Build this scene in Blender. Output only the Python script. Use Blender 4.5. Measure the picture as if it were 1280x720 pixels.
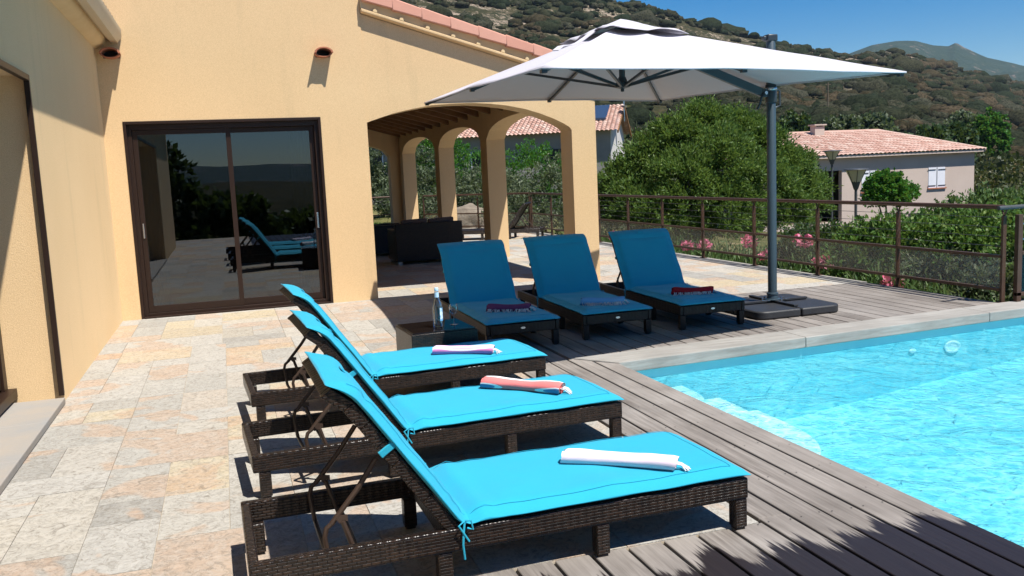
import bpy, bmesh, math, random
import numpy as np
from mathutils import Vector, Matrix, noise
R = math.radians
PI = math.pi
random.seed(7)
rng = np.random.default_rng(11)
for o in list(bpy.data.objects):
    bpy.data.objects.remove(o)
scene = bpy.context.scene
C = scene.collection

# ------------------------------------------------------------------ camera
YAW, PITCH, ROLL, FPX, EYE = 0.3055, 0.1300, 0.0450, 1120.0, 1.6
cy, sy, cp, sp = math.cos(YAW), math.sin(YAW), math.cos(PITCH), math.sin(PITCH)
fwd = Vector((sy * cp, cy * cp, -sp))
rt = Vector((cy, -sy, 0))
dn = fwd.cross(rt)
cr, sr = math.cos(ROLL), math.sin(ROLL)
rt, dn = cr * rt + sr * dn, -sr * rt + cr * dn
up = -dn
cam = bpy.data.objects.new('camera', bpy.data.cameras.new('camera'))
C.objects.link(cam)
cam.matrix_world = Matrix(((rt.x, up.x, -fwd.x, 0), (rt.y, up.y, -fwd.y, 0), (rt.z, up.z, -fwd.z, EYE), (0, 0, 0, 1)))
cam.data.sensor_width = 36
cam.data.lens = FPX / 1280 * 36
cam.data.clip_start = .05
cam.data.clip_end = 9000
scene.camera = cam

# ------------------------------------------------------------------ light
SUN = Vector((.26, -.47, 1.0)).normalized()
w = bpy.data.worlds.new('World')
scene.world = w
w.use_nodes = True
nt = w.node_tree
bg = nt.nodes['Background']
sk = nt.nodes.new('ShaderNodeTexSky')
sk.sky_type = 'NISHITA'
sk.sun_disc = False
sk.sun_elevation = math.asin(SUN.z)
sk.sun_rotation = math.atan2(SUN.x, SUN.y)
sk.altitude = 50
sk.air_density = 1.0
sk.dust_density = .05
sk.ozone_density = 5
hs = nt.nodes.new('ShaderNodeHueSaturation')
hs.inputs['Saturation'].default_value = 1.55
hs.inputs['Hue'].default_value = .505
nt.links.new(sk.outputs[0], hs.inputs['Color'])
nt.links.new(hs.outputs[0], bg.inputs[0])
bg.inputs[1].default_value = .064
sl = bpy.data.lights.new('sun', 'SUN')
sl.energy = 5.0
sl.angle = R(.53)
sl.color = (1, .955, .88)
so = bpy.data.objects.new('sun', sl)
C.objects.link(so)
so.rotation_euler = SUN.to_track_quat('Z', 'Y').to_euler()
so.location = (0, -5, 12)
scene.view_settings.view_transform = 'Standard'
scene.view_settings.look = 'None'
scene.view_settings.exposure = .72
scene.view_settings.gamma = 1
scene.view_settings.use_curve_mapping = False
scene.render.engine = 'CYCLES'
scene.cycles.transparent_max_bounces = 24
scene.cycles.max_bounces = 10


# ------------------------------------------------------------------ materials
def lin(c):
    return tuple(((x / 255) / 12.92 if x <= 10 else ((x / 255 + .055) / 1.055) ** 2.4) for x in c)


class Mat:
    def __init__(s, name, col=(.5, .5, .5), rough=.6, spec=.5, metal=0):
        s.m = bpy.data.materials.new(name)
        s.m.use_nodes = True
        s.t = s.m.node_tree
        s.b = s.t.nodes['Principled BSDF']
        s.b.inputs['Base Color'].default_value = (*col, 1)
        s.b.inputs['Roughness'].default_value = rough
        s.b.inputs['Specular IOR Level'].default_value = spec
        s.b.inputs['Metallic'].default_value = metal

    def n(s, typ, **kw):
        x = s.t.nodes.new(typ)
        for k, v in kw.items():
            if k in x.inputs:
                x.inputs[k].default_value = v
            else:
                setattr(x, k, v)
        return x

    def l(s, a, b):
        s.t.links.new(a, b)

    def coord(s, which='Object', scale=(1, 1, 1), rot=(0, 0, 0)):
        tc = s.n('ShaderNodeTexCoord')
        mp = s.n('ShaderNodeMapping')
        mp.inputs['Scale'].default_value = scale
        mp.inputs['Rotation'].default_value = rot
        s.l(tc.outputs[which], mp.inputs[0])
        return mp.outputs[0]

    def noise(s, scale, detail=4, rough=.55, vec=None, dist=0):
        x = s.n('ShaderNodeTexNoise')
        x.inputs['Scale'].default_value = scale
        x.inputs['Detail'].default_value = detail
        x.inputs['Roughness'].default_value = rough
        x.inputs['Distortion'].default_value = dist
        s.l(vec if vec is not None else s.coord(), x.inputs['Vector'])
        return x.outputs[0]

    def ramp(s, fac, stops, interp='LINEAR'):
        r = s.n('ShaderNodeValToRGB')
        r.color_ramp.interpolation = interp
        e = r.color_ramp.elements
        while len(e) < len(stops):
            e.new(.5)
        for i, (p, c) in enumerate(stops):
            e[i].position = p
            e[i].color = (*c, 1) if len(c) == 3 else c
        s.l(fac, r.inputs[0])
        return r.outputs[0]

    def mix(s, fac, a, b, mode='MIX'):
        x = s.n('ShaderNodeMix', data_type='RGBA', blend_type=mode)
        for v, i in ((fac, 0), (a, 6), (b, 7)):
            if isinstance(v, (int, float)):
                x.inputs[i].default_value = v
            elif isinstance(v, tuple):
                x.inputs[i].default_value = (*v, 1)
            else:
                s.l(v, x.inputs[i])
        return x.outputs[2]

    def math(s, op, a, b=0.0, c=None):
        x = s.n('ShaderNodeMath', operation=op)
        for i, v in enumerate((a, b, c)):
            if v is None:
                continue
            if isinstance(v, (int, float)):
                x.inputs[i].default_value = v
            else:
                s.l(v, x.inputs[i])
        return x.outputs[0]

    def col(s, c):
        s.l(c, s.b.inputs['Base Color'])

    def bump(s, h, strength=.3, dist=.01, prev=None):
        x = s.n('ShaderNodeBump')
        x.inputs['Strength'].default_value = strength
        x.inputs['Distance'].default_value = dist
        s.l(h, x.inputs['Height'])
        if prev is not None:
            s.l(prev, x.inputs['Normal'])
        s.l(x.outputs[0], s.b.inputs['Normal'])
        return x.outputs[0]


def island(M):
    return M.n('ShaderNodeNewGeometry').outputs['Random Per Island']


MT = {}


def stucco():
    M = Mat('yellow_stucco', rough=.9, spec=.15)
    a = M.noise(.7, 5)
    v = M.noise(1.6, 5, .6, M.coord(scale=(2.4, 2.4, .28)))
    c = M.ramp(a, [(.3, (.69, .495, .280)), (.7, (.76, .555, .325))])
    c = M.mix(M.math('MULTIPLY', M.math('SUBTRACT', v, .56), 2.2), c, (.44, .34, .20))
    M.b.inputs['Diffuse Roughness'].default_value = .4
    g = M.noise(130, 3, .75)
    c = M.mix(.45, c, M.ramp(g, [(.3, (.50, .34, .17)), (.7, (.90, .68, .40))]))
    M.col(c)
    h = M.noise(150, 3, .75)
    M.bump(h, .6, .007)
    return M.m


def foliage(name, a, b, c=None, trans=.3):
    M = Mat(name, rough=.5, spec=.28)
    r = island(M)
    st = [(0, a), (1, b)] if c is None else [(0, a), (.75, b), (1, c)]
    col = M.ramp(r, st)
    n = M.noise(.9, 3)
    col = M.mix(M.math('MULTIPLY', n, .8), col, M.mix(.5, col, tuple(x * .5 for x in a)), 'MIX')
    M.col(col)
    t = M.n('ShaderNodeBsdfTranslucent')
    M.l(M.mix(.5, col, (.16, .22, .03)), t.inputs[0])
    mx = M.n('ShaderNodeMixShader')
    mx.inputs[0].default_value = trans
    M.l(M.b.outputs[0], mx.inputs[1])
    M.l(t.outputs[0], mx.inputs[2])
    M.l(mx.outputs[0], M.t.nodes['Material Output'].inputs[0])
    return M.m


def rattan():
    M = Mat('dark_rattan', rough=.30, spec=.45)
    tc = M.n('ShaderNodeTexCoord')
    sx = M.n('ShaderNodeSeparateXYZ')
    M.l(tc.outputs['Object'], sx.inputs[0])
    cb = M.n('ShaderNodeCombineXYZ')
    M.l(M.math('ADD', sx.outputs[0], sx.outputs[1]), cb.inputs[0])
    M.l(M.math('ADD', sx.outputs[2], M.math('MULTIPLY', sx.outputs[1], 1.0)), cb.inputs[1])
    bt = M.n('ShaderNodeTexBrick')
    M.l(cb.outputs[0], bt.inputs['Vector'])
    bt.inputs['Scale'].default_value = 1
    bt.inputs['Brick Width'].default_value = .036
    bt.inputs['Row Height'].default_value = .0125
    bt.inputs['Mortar Size'].default_value = .0026
    bt.inputs['Mortar Smooth'].default_value = .9
    bt.inputs['Color1'].default_value = (.027, .0145, .009, 1)  # lighter strands: weave highlights put into the strand colour
    bt.inputs['Color2'].default_value = (.007, .004, .003, 1)
    bt.inputs['Mortar'].default_value = (.0015, .001, .001, 1)
    M.col(bt.outputs['Color'])
    wv = M.math('SINE', M.math('MULTIPLY', cb_x(M, cb), 2 * PI / .036))
    h = M.math('ADD', M.math('MULTIPLY', bt.outputs['Fac'], -1.0), M.math('MULTIPLY', wv, .25))
    M.bump(h, .9, .004)
    return M.m


def cb_x(M, cb):
    s = M.n('ShaderNodeSeparateXYZ')
    M.l(cb.outputs[0], s.inputs[0])
    return s.outputs[0]


def cloth(name, col, col2=None, rough=.85, weave=420, amt=.25):
    M = Mat(name, col, rough, .2)
    n = M.noise(5, 5)
    k = col2 or tuple(x * .82 for x in col)
    c = M.mix(n, col, k)
    th = M.noise(60, 2, .5, M.coord(scale=(1, 9, 1)))
    c = M.mix(M.math('MULTIPLY', th, .38), c, tuple(min(1, x * 1.35 + .012) for x in col))
    M.col(c)
    M.b.inputs['Sheen Weight'].default_value = .12
    M.bump(M.math('ADD', M.noise(weave, 1), M.math('MULTIPLY', M.noise(14, 3), 1.2)), amt, .004)
    return M.m


def stone_tiles():
    M = Mat('stone_tiles', rough=.72, spec=.3)
    r = island(M)
    base = M.ramp(r, [(0, (.30, .295, .285)), (.25, (.42, .415, .40)), (.42, (.47, .46, .445)), (.55, (.40, .39, .37)), (.60, (.50, .41, .27)),
                      (.70, (.52, .46, .35)), (.78, (.52, .38, .27)), (.84, (.46, .45, .43)), (1, (.52, .48, .42))])
    r2 = M.math('FRACT', M.math('MULTIPLY', r, 37.7))
    # rusty bands and clouds inside a slab
    tc = M.n('ShaderNodeTexCoord')
    va = M.n('ShaderNodeVectorMath', operation='ADD')
    M.l(tc.outputs['Object'], va.inputs[0])
    cbx = M.n('ShaderNodeCombineXYZ')
    M.l(M.math('MULTIPLY', r, 40.0), cbx.inputs[2])
    M.l(cbx.outputs[0], va.inputs[1])
    big = M.noise(2.1, 3, .5, va.outputs[0], .6)
    mask = M.ramp(M.math('ADD', big, M.math('MULTIPLY', M.math('SUBTRACT', r2, .5), .35)), [(.56, (0, 0, 0)), (.60, (1, 1, 1))])
    c = M.mix(M.math('MULTIPLY', mask, .6), base, (.50, .34, .235))
    med = M.noise(11, 8, .72, va.outputs[0], 1.2)
    c = M.mix(M.math('MULTIPLY', M.ramp(med, [(.42, (0, 0, 0)), (.62, (1, 1, 1))]), .35), c, (.54, .53, .51))
    dk = M.noise(17, 9, .78, va.outputs[0], 2.2)
    c = M.mix(M.math('MULTIPLY', M.ramp(dk, [(.36, (1, 1, 1)), (.53, (0, 0, 0))]), .78), c, (.19, .17, .145))
    c = M.mix(1.0, c, (.90, .875, .82), 'MULTIPLY')
    M.col(c)
    b1 = M.bump(M.noise(9, 9, .75, va.outputs[0], 1.5), .8, .02)
    M.bump(M.noise(70, 3, .7), .25, .004, b1)
    return M.m


def deck_wood(name, a, b, wet=False):
    M = Mat(name, rough=.75, spec=.25)
    r = island(M)
    v = M.coord(scale=(26, 1.1, 20)) if wet else M.coord(scale=(1.3, 22, 20))
    va = M.n('ShaderNodeVectorMath', operation='ADD')
    M.l(v, va.inputs[0])
    cbx = M.n('ShaderNodeCombineXYZ')
    M.l(M.math('MULTIPLY', r, 60.0), cbx.inputs[2])
    M.l(cbx.outputs[0], va.inputs[1])
    g = M.noise(1.6, 7, .65, va.outputs[0], .4)
    base = M.ramp(r, [(0, a), (1, b)])
    c = M.mix(M.math('MULTIPLY', M.ramp(g, [(.35, (0, 0, 0)), (.68, (1, 1, 1))]), .7), base, tuple(min(1, x * 1.5 + .02) for x in b))
    big = M.noise(1.7, 4)
    c = M.mix(M.math('MULTIPLY', M.ramp(big, [(.4, (0, 0, 0)), (.7, (1, 1, 1))]), .4), c, tuple(x * .72 for x in a))
    pale = M.noise(.9, 4, .6)
    c = M.mix(M.math('MULTIPLY', M.ramp(pale, [(.5, (0, 0, 0)), (.7, (1, 1, 1))]), .35), c, (.34, .32, .30))
    if wet:
        tc = M.n('ShaderNodeTexCoord')
        sx = M.n('ShaderNodeSeparateXYZ')
        M.l(tc.outputs['Object'], sx.inputs[0])
        per = M.noise(1.0, 1, .5, M.coord(scale=(5.9, .01, 1)))
        fr = M.noise(1.0, 4, .75, M.coord(scale=(75, 1.2, 1)))
        cl = M.noise(2.0, 2, .5)
        e = M.math('ADD', sx.outputs[1], M.math('MULTIPLY', M.math('SUBTRACT', per, .5), .75))
        e = M.math('ADD', e, M.math('MULTIPLY', M.math('SUBTRACT', fr, .5), .42))
        e = M.math('ADD', e, M.math('MULTIPLY', M.math('SUBTRACT', cl, .5), .22))
        wm = M.ramp(M.math('SUBTRACT', e, 2.62), [(.0, (1, 1, 1)), (.42, (1, 1, 1)), (.46, (0, 0, 0))])
        c = M.mix(wm, c, M.mix(M.math('MULTIPLY', g, .8), (.010, .008, .010), (.035, .027, .027)))
        M.l(M.math('SUBTRACT', .75, M.math('MULTIPLY', wm, .32)), M.b.inputs['Roughness'])
    M.col(c)
    M.bump(g, .35, .004)
    return M.m


def water():
    M = Mat('pool_water')
    t = M.t
    t.nodes.remove(M.b)
    # ripples
    n1 = M.noise(3.2, 3, .55, M.coord(scale=(1, 1.0, 1)), 1.0)
    n2 = M.noise(11, 3, .55, None, 1.4)
    h = M.math('ADD', n1, M.math('MULTIPLY', n2, .3))
    bp = M.n('ShaderNodeBump')
    bp.inputs['Strength'].default_value = .8
    bp.inputs['Distance'].default_value = .06
    M.l(h, bp.inputs['Height'])
    # caustics: ripple-focused sunlight painted as a net into the transparent colour
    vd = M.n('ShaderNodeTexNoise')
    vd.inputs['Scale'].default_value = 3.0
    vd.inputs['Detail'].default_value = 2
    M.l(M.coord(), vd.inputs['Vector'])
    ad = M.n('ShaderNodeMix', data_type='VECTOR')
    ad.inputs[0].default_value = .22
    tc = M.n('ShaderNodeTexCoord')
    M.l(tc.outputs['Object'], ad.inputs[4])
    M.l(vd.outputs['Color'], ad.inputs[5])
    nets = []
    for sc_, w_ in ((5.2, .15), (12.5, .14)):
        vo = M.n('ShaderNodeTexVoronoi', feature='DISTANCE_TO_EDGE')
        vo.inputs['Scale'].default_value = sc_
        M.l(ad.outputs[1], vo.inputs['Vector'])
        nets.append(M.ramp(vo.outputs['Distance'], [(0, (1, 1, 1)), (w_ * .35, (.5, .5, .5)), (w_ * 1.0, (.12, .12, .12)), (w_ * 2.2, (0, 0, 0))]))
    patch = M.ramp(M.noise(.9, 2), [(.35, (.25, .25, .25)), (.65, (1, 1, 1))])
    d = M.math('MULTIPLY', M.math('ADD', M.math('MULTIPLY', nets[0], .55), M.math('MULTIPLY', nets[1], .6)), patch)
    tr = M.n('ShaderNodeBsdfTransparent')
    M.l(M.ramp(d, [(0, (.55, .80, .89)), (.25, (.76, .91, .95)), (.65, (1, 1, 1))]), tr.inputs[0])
    gl = M.n('ShaderNodeBsdfGlossy')
    gl.inputs['Roughness'].default_value = .03
    M.l(bp.outputs[0], gl.inputs['Normal'])
    fr = M.n('ShaderNodeFresnel')
    fr.inputs[0].default_value = 1.33
    M.l(bp.outputs[0], fr.inputs['Normal'])
    mx = M.n('ShaderNodeMixShader')
    M.l(fr.outputs[0], mx.inputs[0])
    M.l(tr.outputs[0], mx.inputs[1])
    M.l(gl.outputs[0], mx.inputs[2])
    M.l(mx.outputs[0], t.nodes['Material Output'].inputs[0])
    return M.m


def glass(name, tint=(.9, .95, .95), ior=1.5, rough=.0, refl=1.0):
    M = Mat(name)
    t = M.t
    t.nodes.remove(M.b)
    tr = M.n('ShaderNodeBsdfTransparent')
    tr.inputs[0].default_value = (*tint, 1)
    gl = M.n('ShaderNodeBsdfGlossy')
    gl.inputs['Roughness'].default_value = rough
    gl.inputs['Color'].default_value = (.82, .90, 1, 1)
    fr = M.n('ShaderNodeFresnel')
    fr.inputs[0].default_value = ior
    mx = M.n('ShaderNodeMixShader')
    M.l(M.math('MULTIPLY', fr.outputs[0], refl), mx.inputs[0])
    M.l(tr.outputs[0], mx.inputs[1])
    M.l(gl.outputs[0], mx.inputs[2])
    M.l(mx.outputs[0], t.nodes['Material Output'].inputs[0])
    return M.m


def mesh_screen():
    M = Mat('grey_mesh_screen', (.36, .37, .34), .7, .2)
    tr = M.n('ShaderNodeBsdfTransparent')
    mx = M.n('ShaderNodeMixShader')
    mx.inputs[0].default_value = .82
    M.l(M.b.outputs[0], mx.inputs[1])
    M.l(tr.outputs[0], mx.inputs[2])
    M.l(mx.outputs[0], M.t.nodes['Material Output'].inputs[0])
    return M.m


def tile_mat(name, a, b, c):
    M = Mat(name, rough=.8, spec=.2)
    col = M.ramp(island(M), [(0, a), (.5, b), (1, c)])
    n = M.noise(6, 5, .7)
    col = M.mix(M.math('MULTIPLY', n, .45), col, tuple(x * .6 for x in a))
    M.col(col)
    M.bump(M.noise(60, 3), .2, .005)
    return M.m


def noisy(name, a, b, scale=5, rough=.8, spec=.2, bump=.2, bs=60, metal=0, bd=.006):
    M = Mat(name, a, rough, spec, metal)
    M.col(M.mix(M.ramp(M.noise(scale, 5, .6), [(.3, (0, 0, 0)), (.7, (1, 1, 1))]), a, b))
    if bump:
        M.bump(M.noise(bs, 3, .6), bump, bd)
    return M.m


def ground_mat():
    M = Mat('scrubland', rough=.95, spec=.05)
    P = M.coord()
    n1 = M.noise(.11, 8, .68, P)
    n2 = M.noise(.55, 8, .72, P)
    n3 = M.noise(.022, 5, .6, P)
    c = M.ramp(n2, [(.35, (.014, .020, .010)), (.48, (.026, .030, .015)), (.60, (.048, .044, .022)), (.76, (.10, .08, .045))])
    c = M.mix(M.ramp(n1, [(.42, (0, 0, 0)), (.62, (1, 1, 1))]), c, M.mix(.5, c, (.062, .050, .026)))
    # rock outcrops high on the slope
    sx = M.n('ShaderNodeSeparateXYZ')
    M.l(P, sx.inputs[0])
    hz = M.ramp(M.math('DIVIDE', sx.outputs[2], 100.0), [(.18, (0, 0, 0)), (.5, (1, 1, 1))])
    rk = M.ramp(M.math('ADD', M.math('MULTIPLY', n3, .65), M.math('MULTIPLY', n2, .45)), [(.555, (0, 0, 0)), (.60, (1, 1, 1))])
    rc = M.ramp(M.noise(1.1, 6, .75, P), [(.35, (.12, .095, .07)), (.6, (.34, .27, .21))])
    c = M.mix(M.math('MULTIPLY', hz, rk), c, rc)
    # dry soil close to the house
    ln = M.n('ShaderNodeVectorMath', operation='LENGTH')
    M.l(P, ln.inputs[0])
    near = M.ramp(M.math('DIVIDE', ln.outputs['Value'], 100.0), [(.42, (1, 1, 1)), (.62, (0, 0, 0))])
    soil = M.ramp(M.noise(.8, 7, .7, P), [(.40, (.06, .085, .025)), (.55, (.16, .15, .06)), (.72, (.36, .28, .17))])
    c = M.mix(near, c, soil)
    M.col(c)
    M.bump(n2, .8, .6)
    return M.m


def mountain_mat():
    M = Mat('far_mountain_rock', rough=.95, spec=.05)
    P = M.coord()
    n = M.noise(.008, 9, .66, P)
    n2 = M.noise(.035, 8, .7, P)
    rk = M.ramp(M.math('ADD', M.math('MULTIPLY', n, .6), M.math('MULTIPLY', n2, .5)), [(.60, (0, 0, 0)), (.66, (1, 1, 1))])
    c = M.mix(rk, M.ramp(n2, [(.35, (.016, .034, .024)), (.65, (.034, .052, .032))]), (.15, .12, .10))
    M.col(c)
    M.bump(n2, 1, 10)
    return M.m


MT['stucco'] = stucco()
MT['stone'] = stone_tiles()
MT['grout'] = noisy('sandy_grout', (.40, .33, .24), (.48, .42, .33), 8)
MT['slab'] = noisy('threshold_stone', (.27, .265, .255), (.34, .29, .235), 2.2, .7, .3, .4, 30)
MT['deck'] = deck_wood('weathered_deck', (.100, .085, .074), (.205, .184, .166), True)
MT['coping'] = deck_wood('bleached_coping', (.20, .188, .170), (.26, .248, .228))
MT['liner'] = noisy('pool_liner', (.17, .53, .60), (.21, .58, .65), .8, .6, .3, 0)
MT['liner_white'] = noisy('pale_pool_steps', (.46, .68, .73), (.50, .72, .76), 1.2, .6, .3, 0)
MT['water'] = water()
MT['rattan'] = rattan()
MT['frame'] = Mat('bronze_aluminium', (.022, .011, .007), .42, .3).m
MT['rail'] = noisy('brown_rail_paint', (.052, .025, .014), (.075, .04, .024), 6, .5, .4, .1, 90)
MT['glass'] = glass('door_glass', (.22, .24, .25), 1.5, 0, 2.6)
MT['clear'] = glass('clear_glass', (.96, .98, .98), 1.45, .0, .8)
MT['tabletop'] = Mat('dark_table_glass', (.008, .007, .007), .06, .5).m
MT['blueglass'] = glass('blue_gate_glass', (.20, .42, .52), 1.5, .02, 1.0)
MT['cushion'] = cloth('turquoise_canvas', (.014, .31, .45), (.012, .285, .415), .8)
MT['piping'] = cloth('dark_turquoise_binding', (.011, .305, .45))
MT['strut'] = Mat('brown_steel', (.045, .027, .018), .45, .5).m
MT['canopy'] = cloth('grey_white_canvas', (.44, .425, .465), (.48, .465, .505), .9, 300, .12)
MT['dark'] = noisy('charcoal_paint', (.022, .030, .038), (.028, .038, .047), 4, .42, .5, .05, 80)
MT['mast'] = noisy('slate_blue_paint', (.030, .050, .066), (.035, .058, .074), 3, .45, .5, .04, 90)
MT['base'] = noisy('black_plastic', (.020, .021, .024), (.030, .031, .034), 6, .5, .4, .35, 140)
MT['chrome'] = Mat('bright_steel', (.6, .6, .62), .25, .5, 1).m
MT['terra'] = tile_mat('pink_rake_tiles', (.60, .30, .22), (.64, .33, .245), (.66, .36, .27))
MT['rooftile'] = tile_mat('mixed_roof_tiles', (.40, .23, .18), (.52, .33, .27), (.60, .46, .39))
MT['spout'] = noisy('terracotta', (.42, .17, .10), (.34, .13, .08), 9, .8, .2, .2)
MT['gutter'] = noisy('beige_gutter', (.50, .42, .30), (.55, .46, .33), 3, .5, .4, .05)
MT['cornice'] = noisy('cream_cornice', (.60, .44, .24), (.66, .50, .29), 3, .8, .2, .2)
MT['wood'] = noisy('rafter_wood', (.17, .085, .035), (.23, .12, .05), 8, .7, .2, .2)
MT['ceil'] = noisy('ceiling_boards', (.24, .13, .06), (.30, .17, .08), 5, .8, .2, .1)
MT['interior'] = noisy('interior_plaster', (.34, .28, .20), (.38, .31, .22), 2, .9, .1, 0)
MT['floorin'] = noisy('interior_floor', (.22, .20, .17), (.28, .25, .21), 3, .5, .4, 0)
MT['curtain'] = noisy('cream_curtain', (.55, .46, .33), (.60, .52, .38), 3, .9, .1, .2)
MT['ground'] = ground_mat()
MT['mountain'] = mountain_mat()
MT['bark'] = noisy('grey_bark', (.11, .085, .06), (.17, .14, .10), 9, .9, .1, .6, 30, 0, .02)
MT['pinkwall'] = noisy('pinkish_render', (.46, .375, .325), (.51, .42, .365), .8, .9, .1, .4, 20, 0, .02)
MT['greywall'] = noisy('grey_blockwork', (.20, .19, .18), (.28, .265, .25), .9, .9, .1, .3, 8, 0, .02)
MT['whitewall'] = noisy('white_gable', (.50, .48, .46), (.58, .56, .54), .8, .9, .1, .2)
MT['shutter'] = noisy('white_shutter', (.62, .63, .68), (.66, .67, .72), 3, .6, .3, .0)
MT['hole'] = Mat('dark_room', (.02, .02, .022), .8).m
MT['panel'] = Mat('solar_panel', (.03, .05, .09), .2, .6).m
MT['whiteplastic'] = Mat('white_plastic', (.7, .7, .7), .4).m
MT['blueplastic'] = Mat('blue_plastic', (.05, .30, .55), .4).m
MT['greyslab'] = noisy('patio_concrete', (.42, .37, .30), (.5, .45, .38), .7)
MT['boulder'] = noisy('beige_boulder', (.15, .125, .10), (.26, .225, .18), 1.8, .9, .1, .8, 6, 0, .06)
MT['screen'] = mesh_screen()
MT['porch'] = noisy('shaded_porch_wall', (.10, .075, .06), (.13, .10, .08), 2)  # shade inside the porch is put into this wall colour
MT['lamp'] = noisy('lamp_metal', (.05, .055, .06), (.07, .075, .08), 4, .5)
MT['lampglass'] = Mat('frosted_lamp_glass', (.42, .38, .30), .35, .5).m
MT['cushiondark'] = cloth('brown_grey_cushion', (.10, .075, .07))
F_OLIVE = foliage('mastic_leaves', (.06, .135, .026), (.13, .22, .046), (.22, .30, .085), .45)
F_GREY = foliage('grey_olive_leaves', (.07, .105, .055), (.16, .20, .12), (.26, .29, .19), .4)
F_HEDGE = foliage('laurel_leaves', (.045, .125, .018), (.11, .22, .04), (.24, .33, .10), .4)
F_BRIGHT = foliage('mulberry_leaves', (.025, .13, .012), (.06, .21, .02), (.10, .27, .03), .45)
F_DARK = foliage('dark_shrub_leaves', (.022, .055, .016), (.050, .095, .03), (.09, .13, .045))
F_YEL = foliage('yellow_green_leaves', (.07, .14, .02), (.16, .24, .03), (.30, .32, .04))
F_RED = foliage('reddish_leaves', (.06, .10, .02), (.22, .05, .03), (.30, .06, .04))
F_SCRUB = foliage('maquis_leaves', (.035, .055, .018), (.070, .080, .028), (.11, .10, .045), .2)
F_SCRUB2 = foliage('rusty_maquis_leaves', (.06, .07, .02), (.12, .095, .03), (.19, .12, .045), .2)
F_GRASS = foliage('oleander_leaves', (.05, .11, .03), (.12, .20, .06), (.22, .28, .13))
PINK = foliage('pink_petals', (.65, .10, .20), (.80, .25, .38), (.85, .45, .55), .25)


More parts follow.
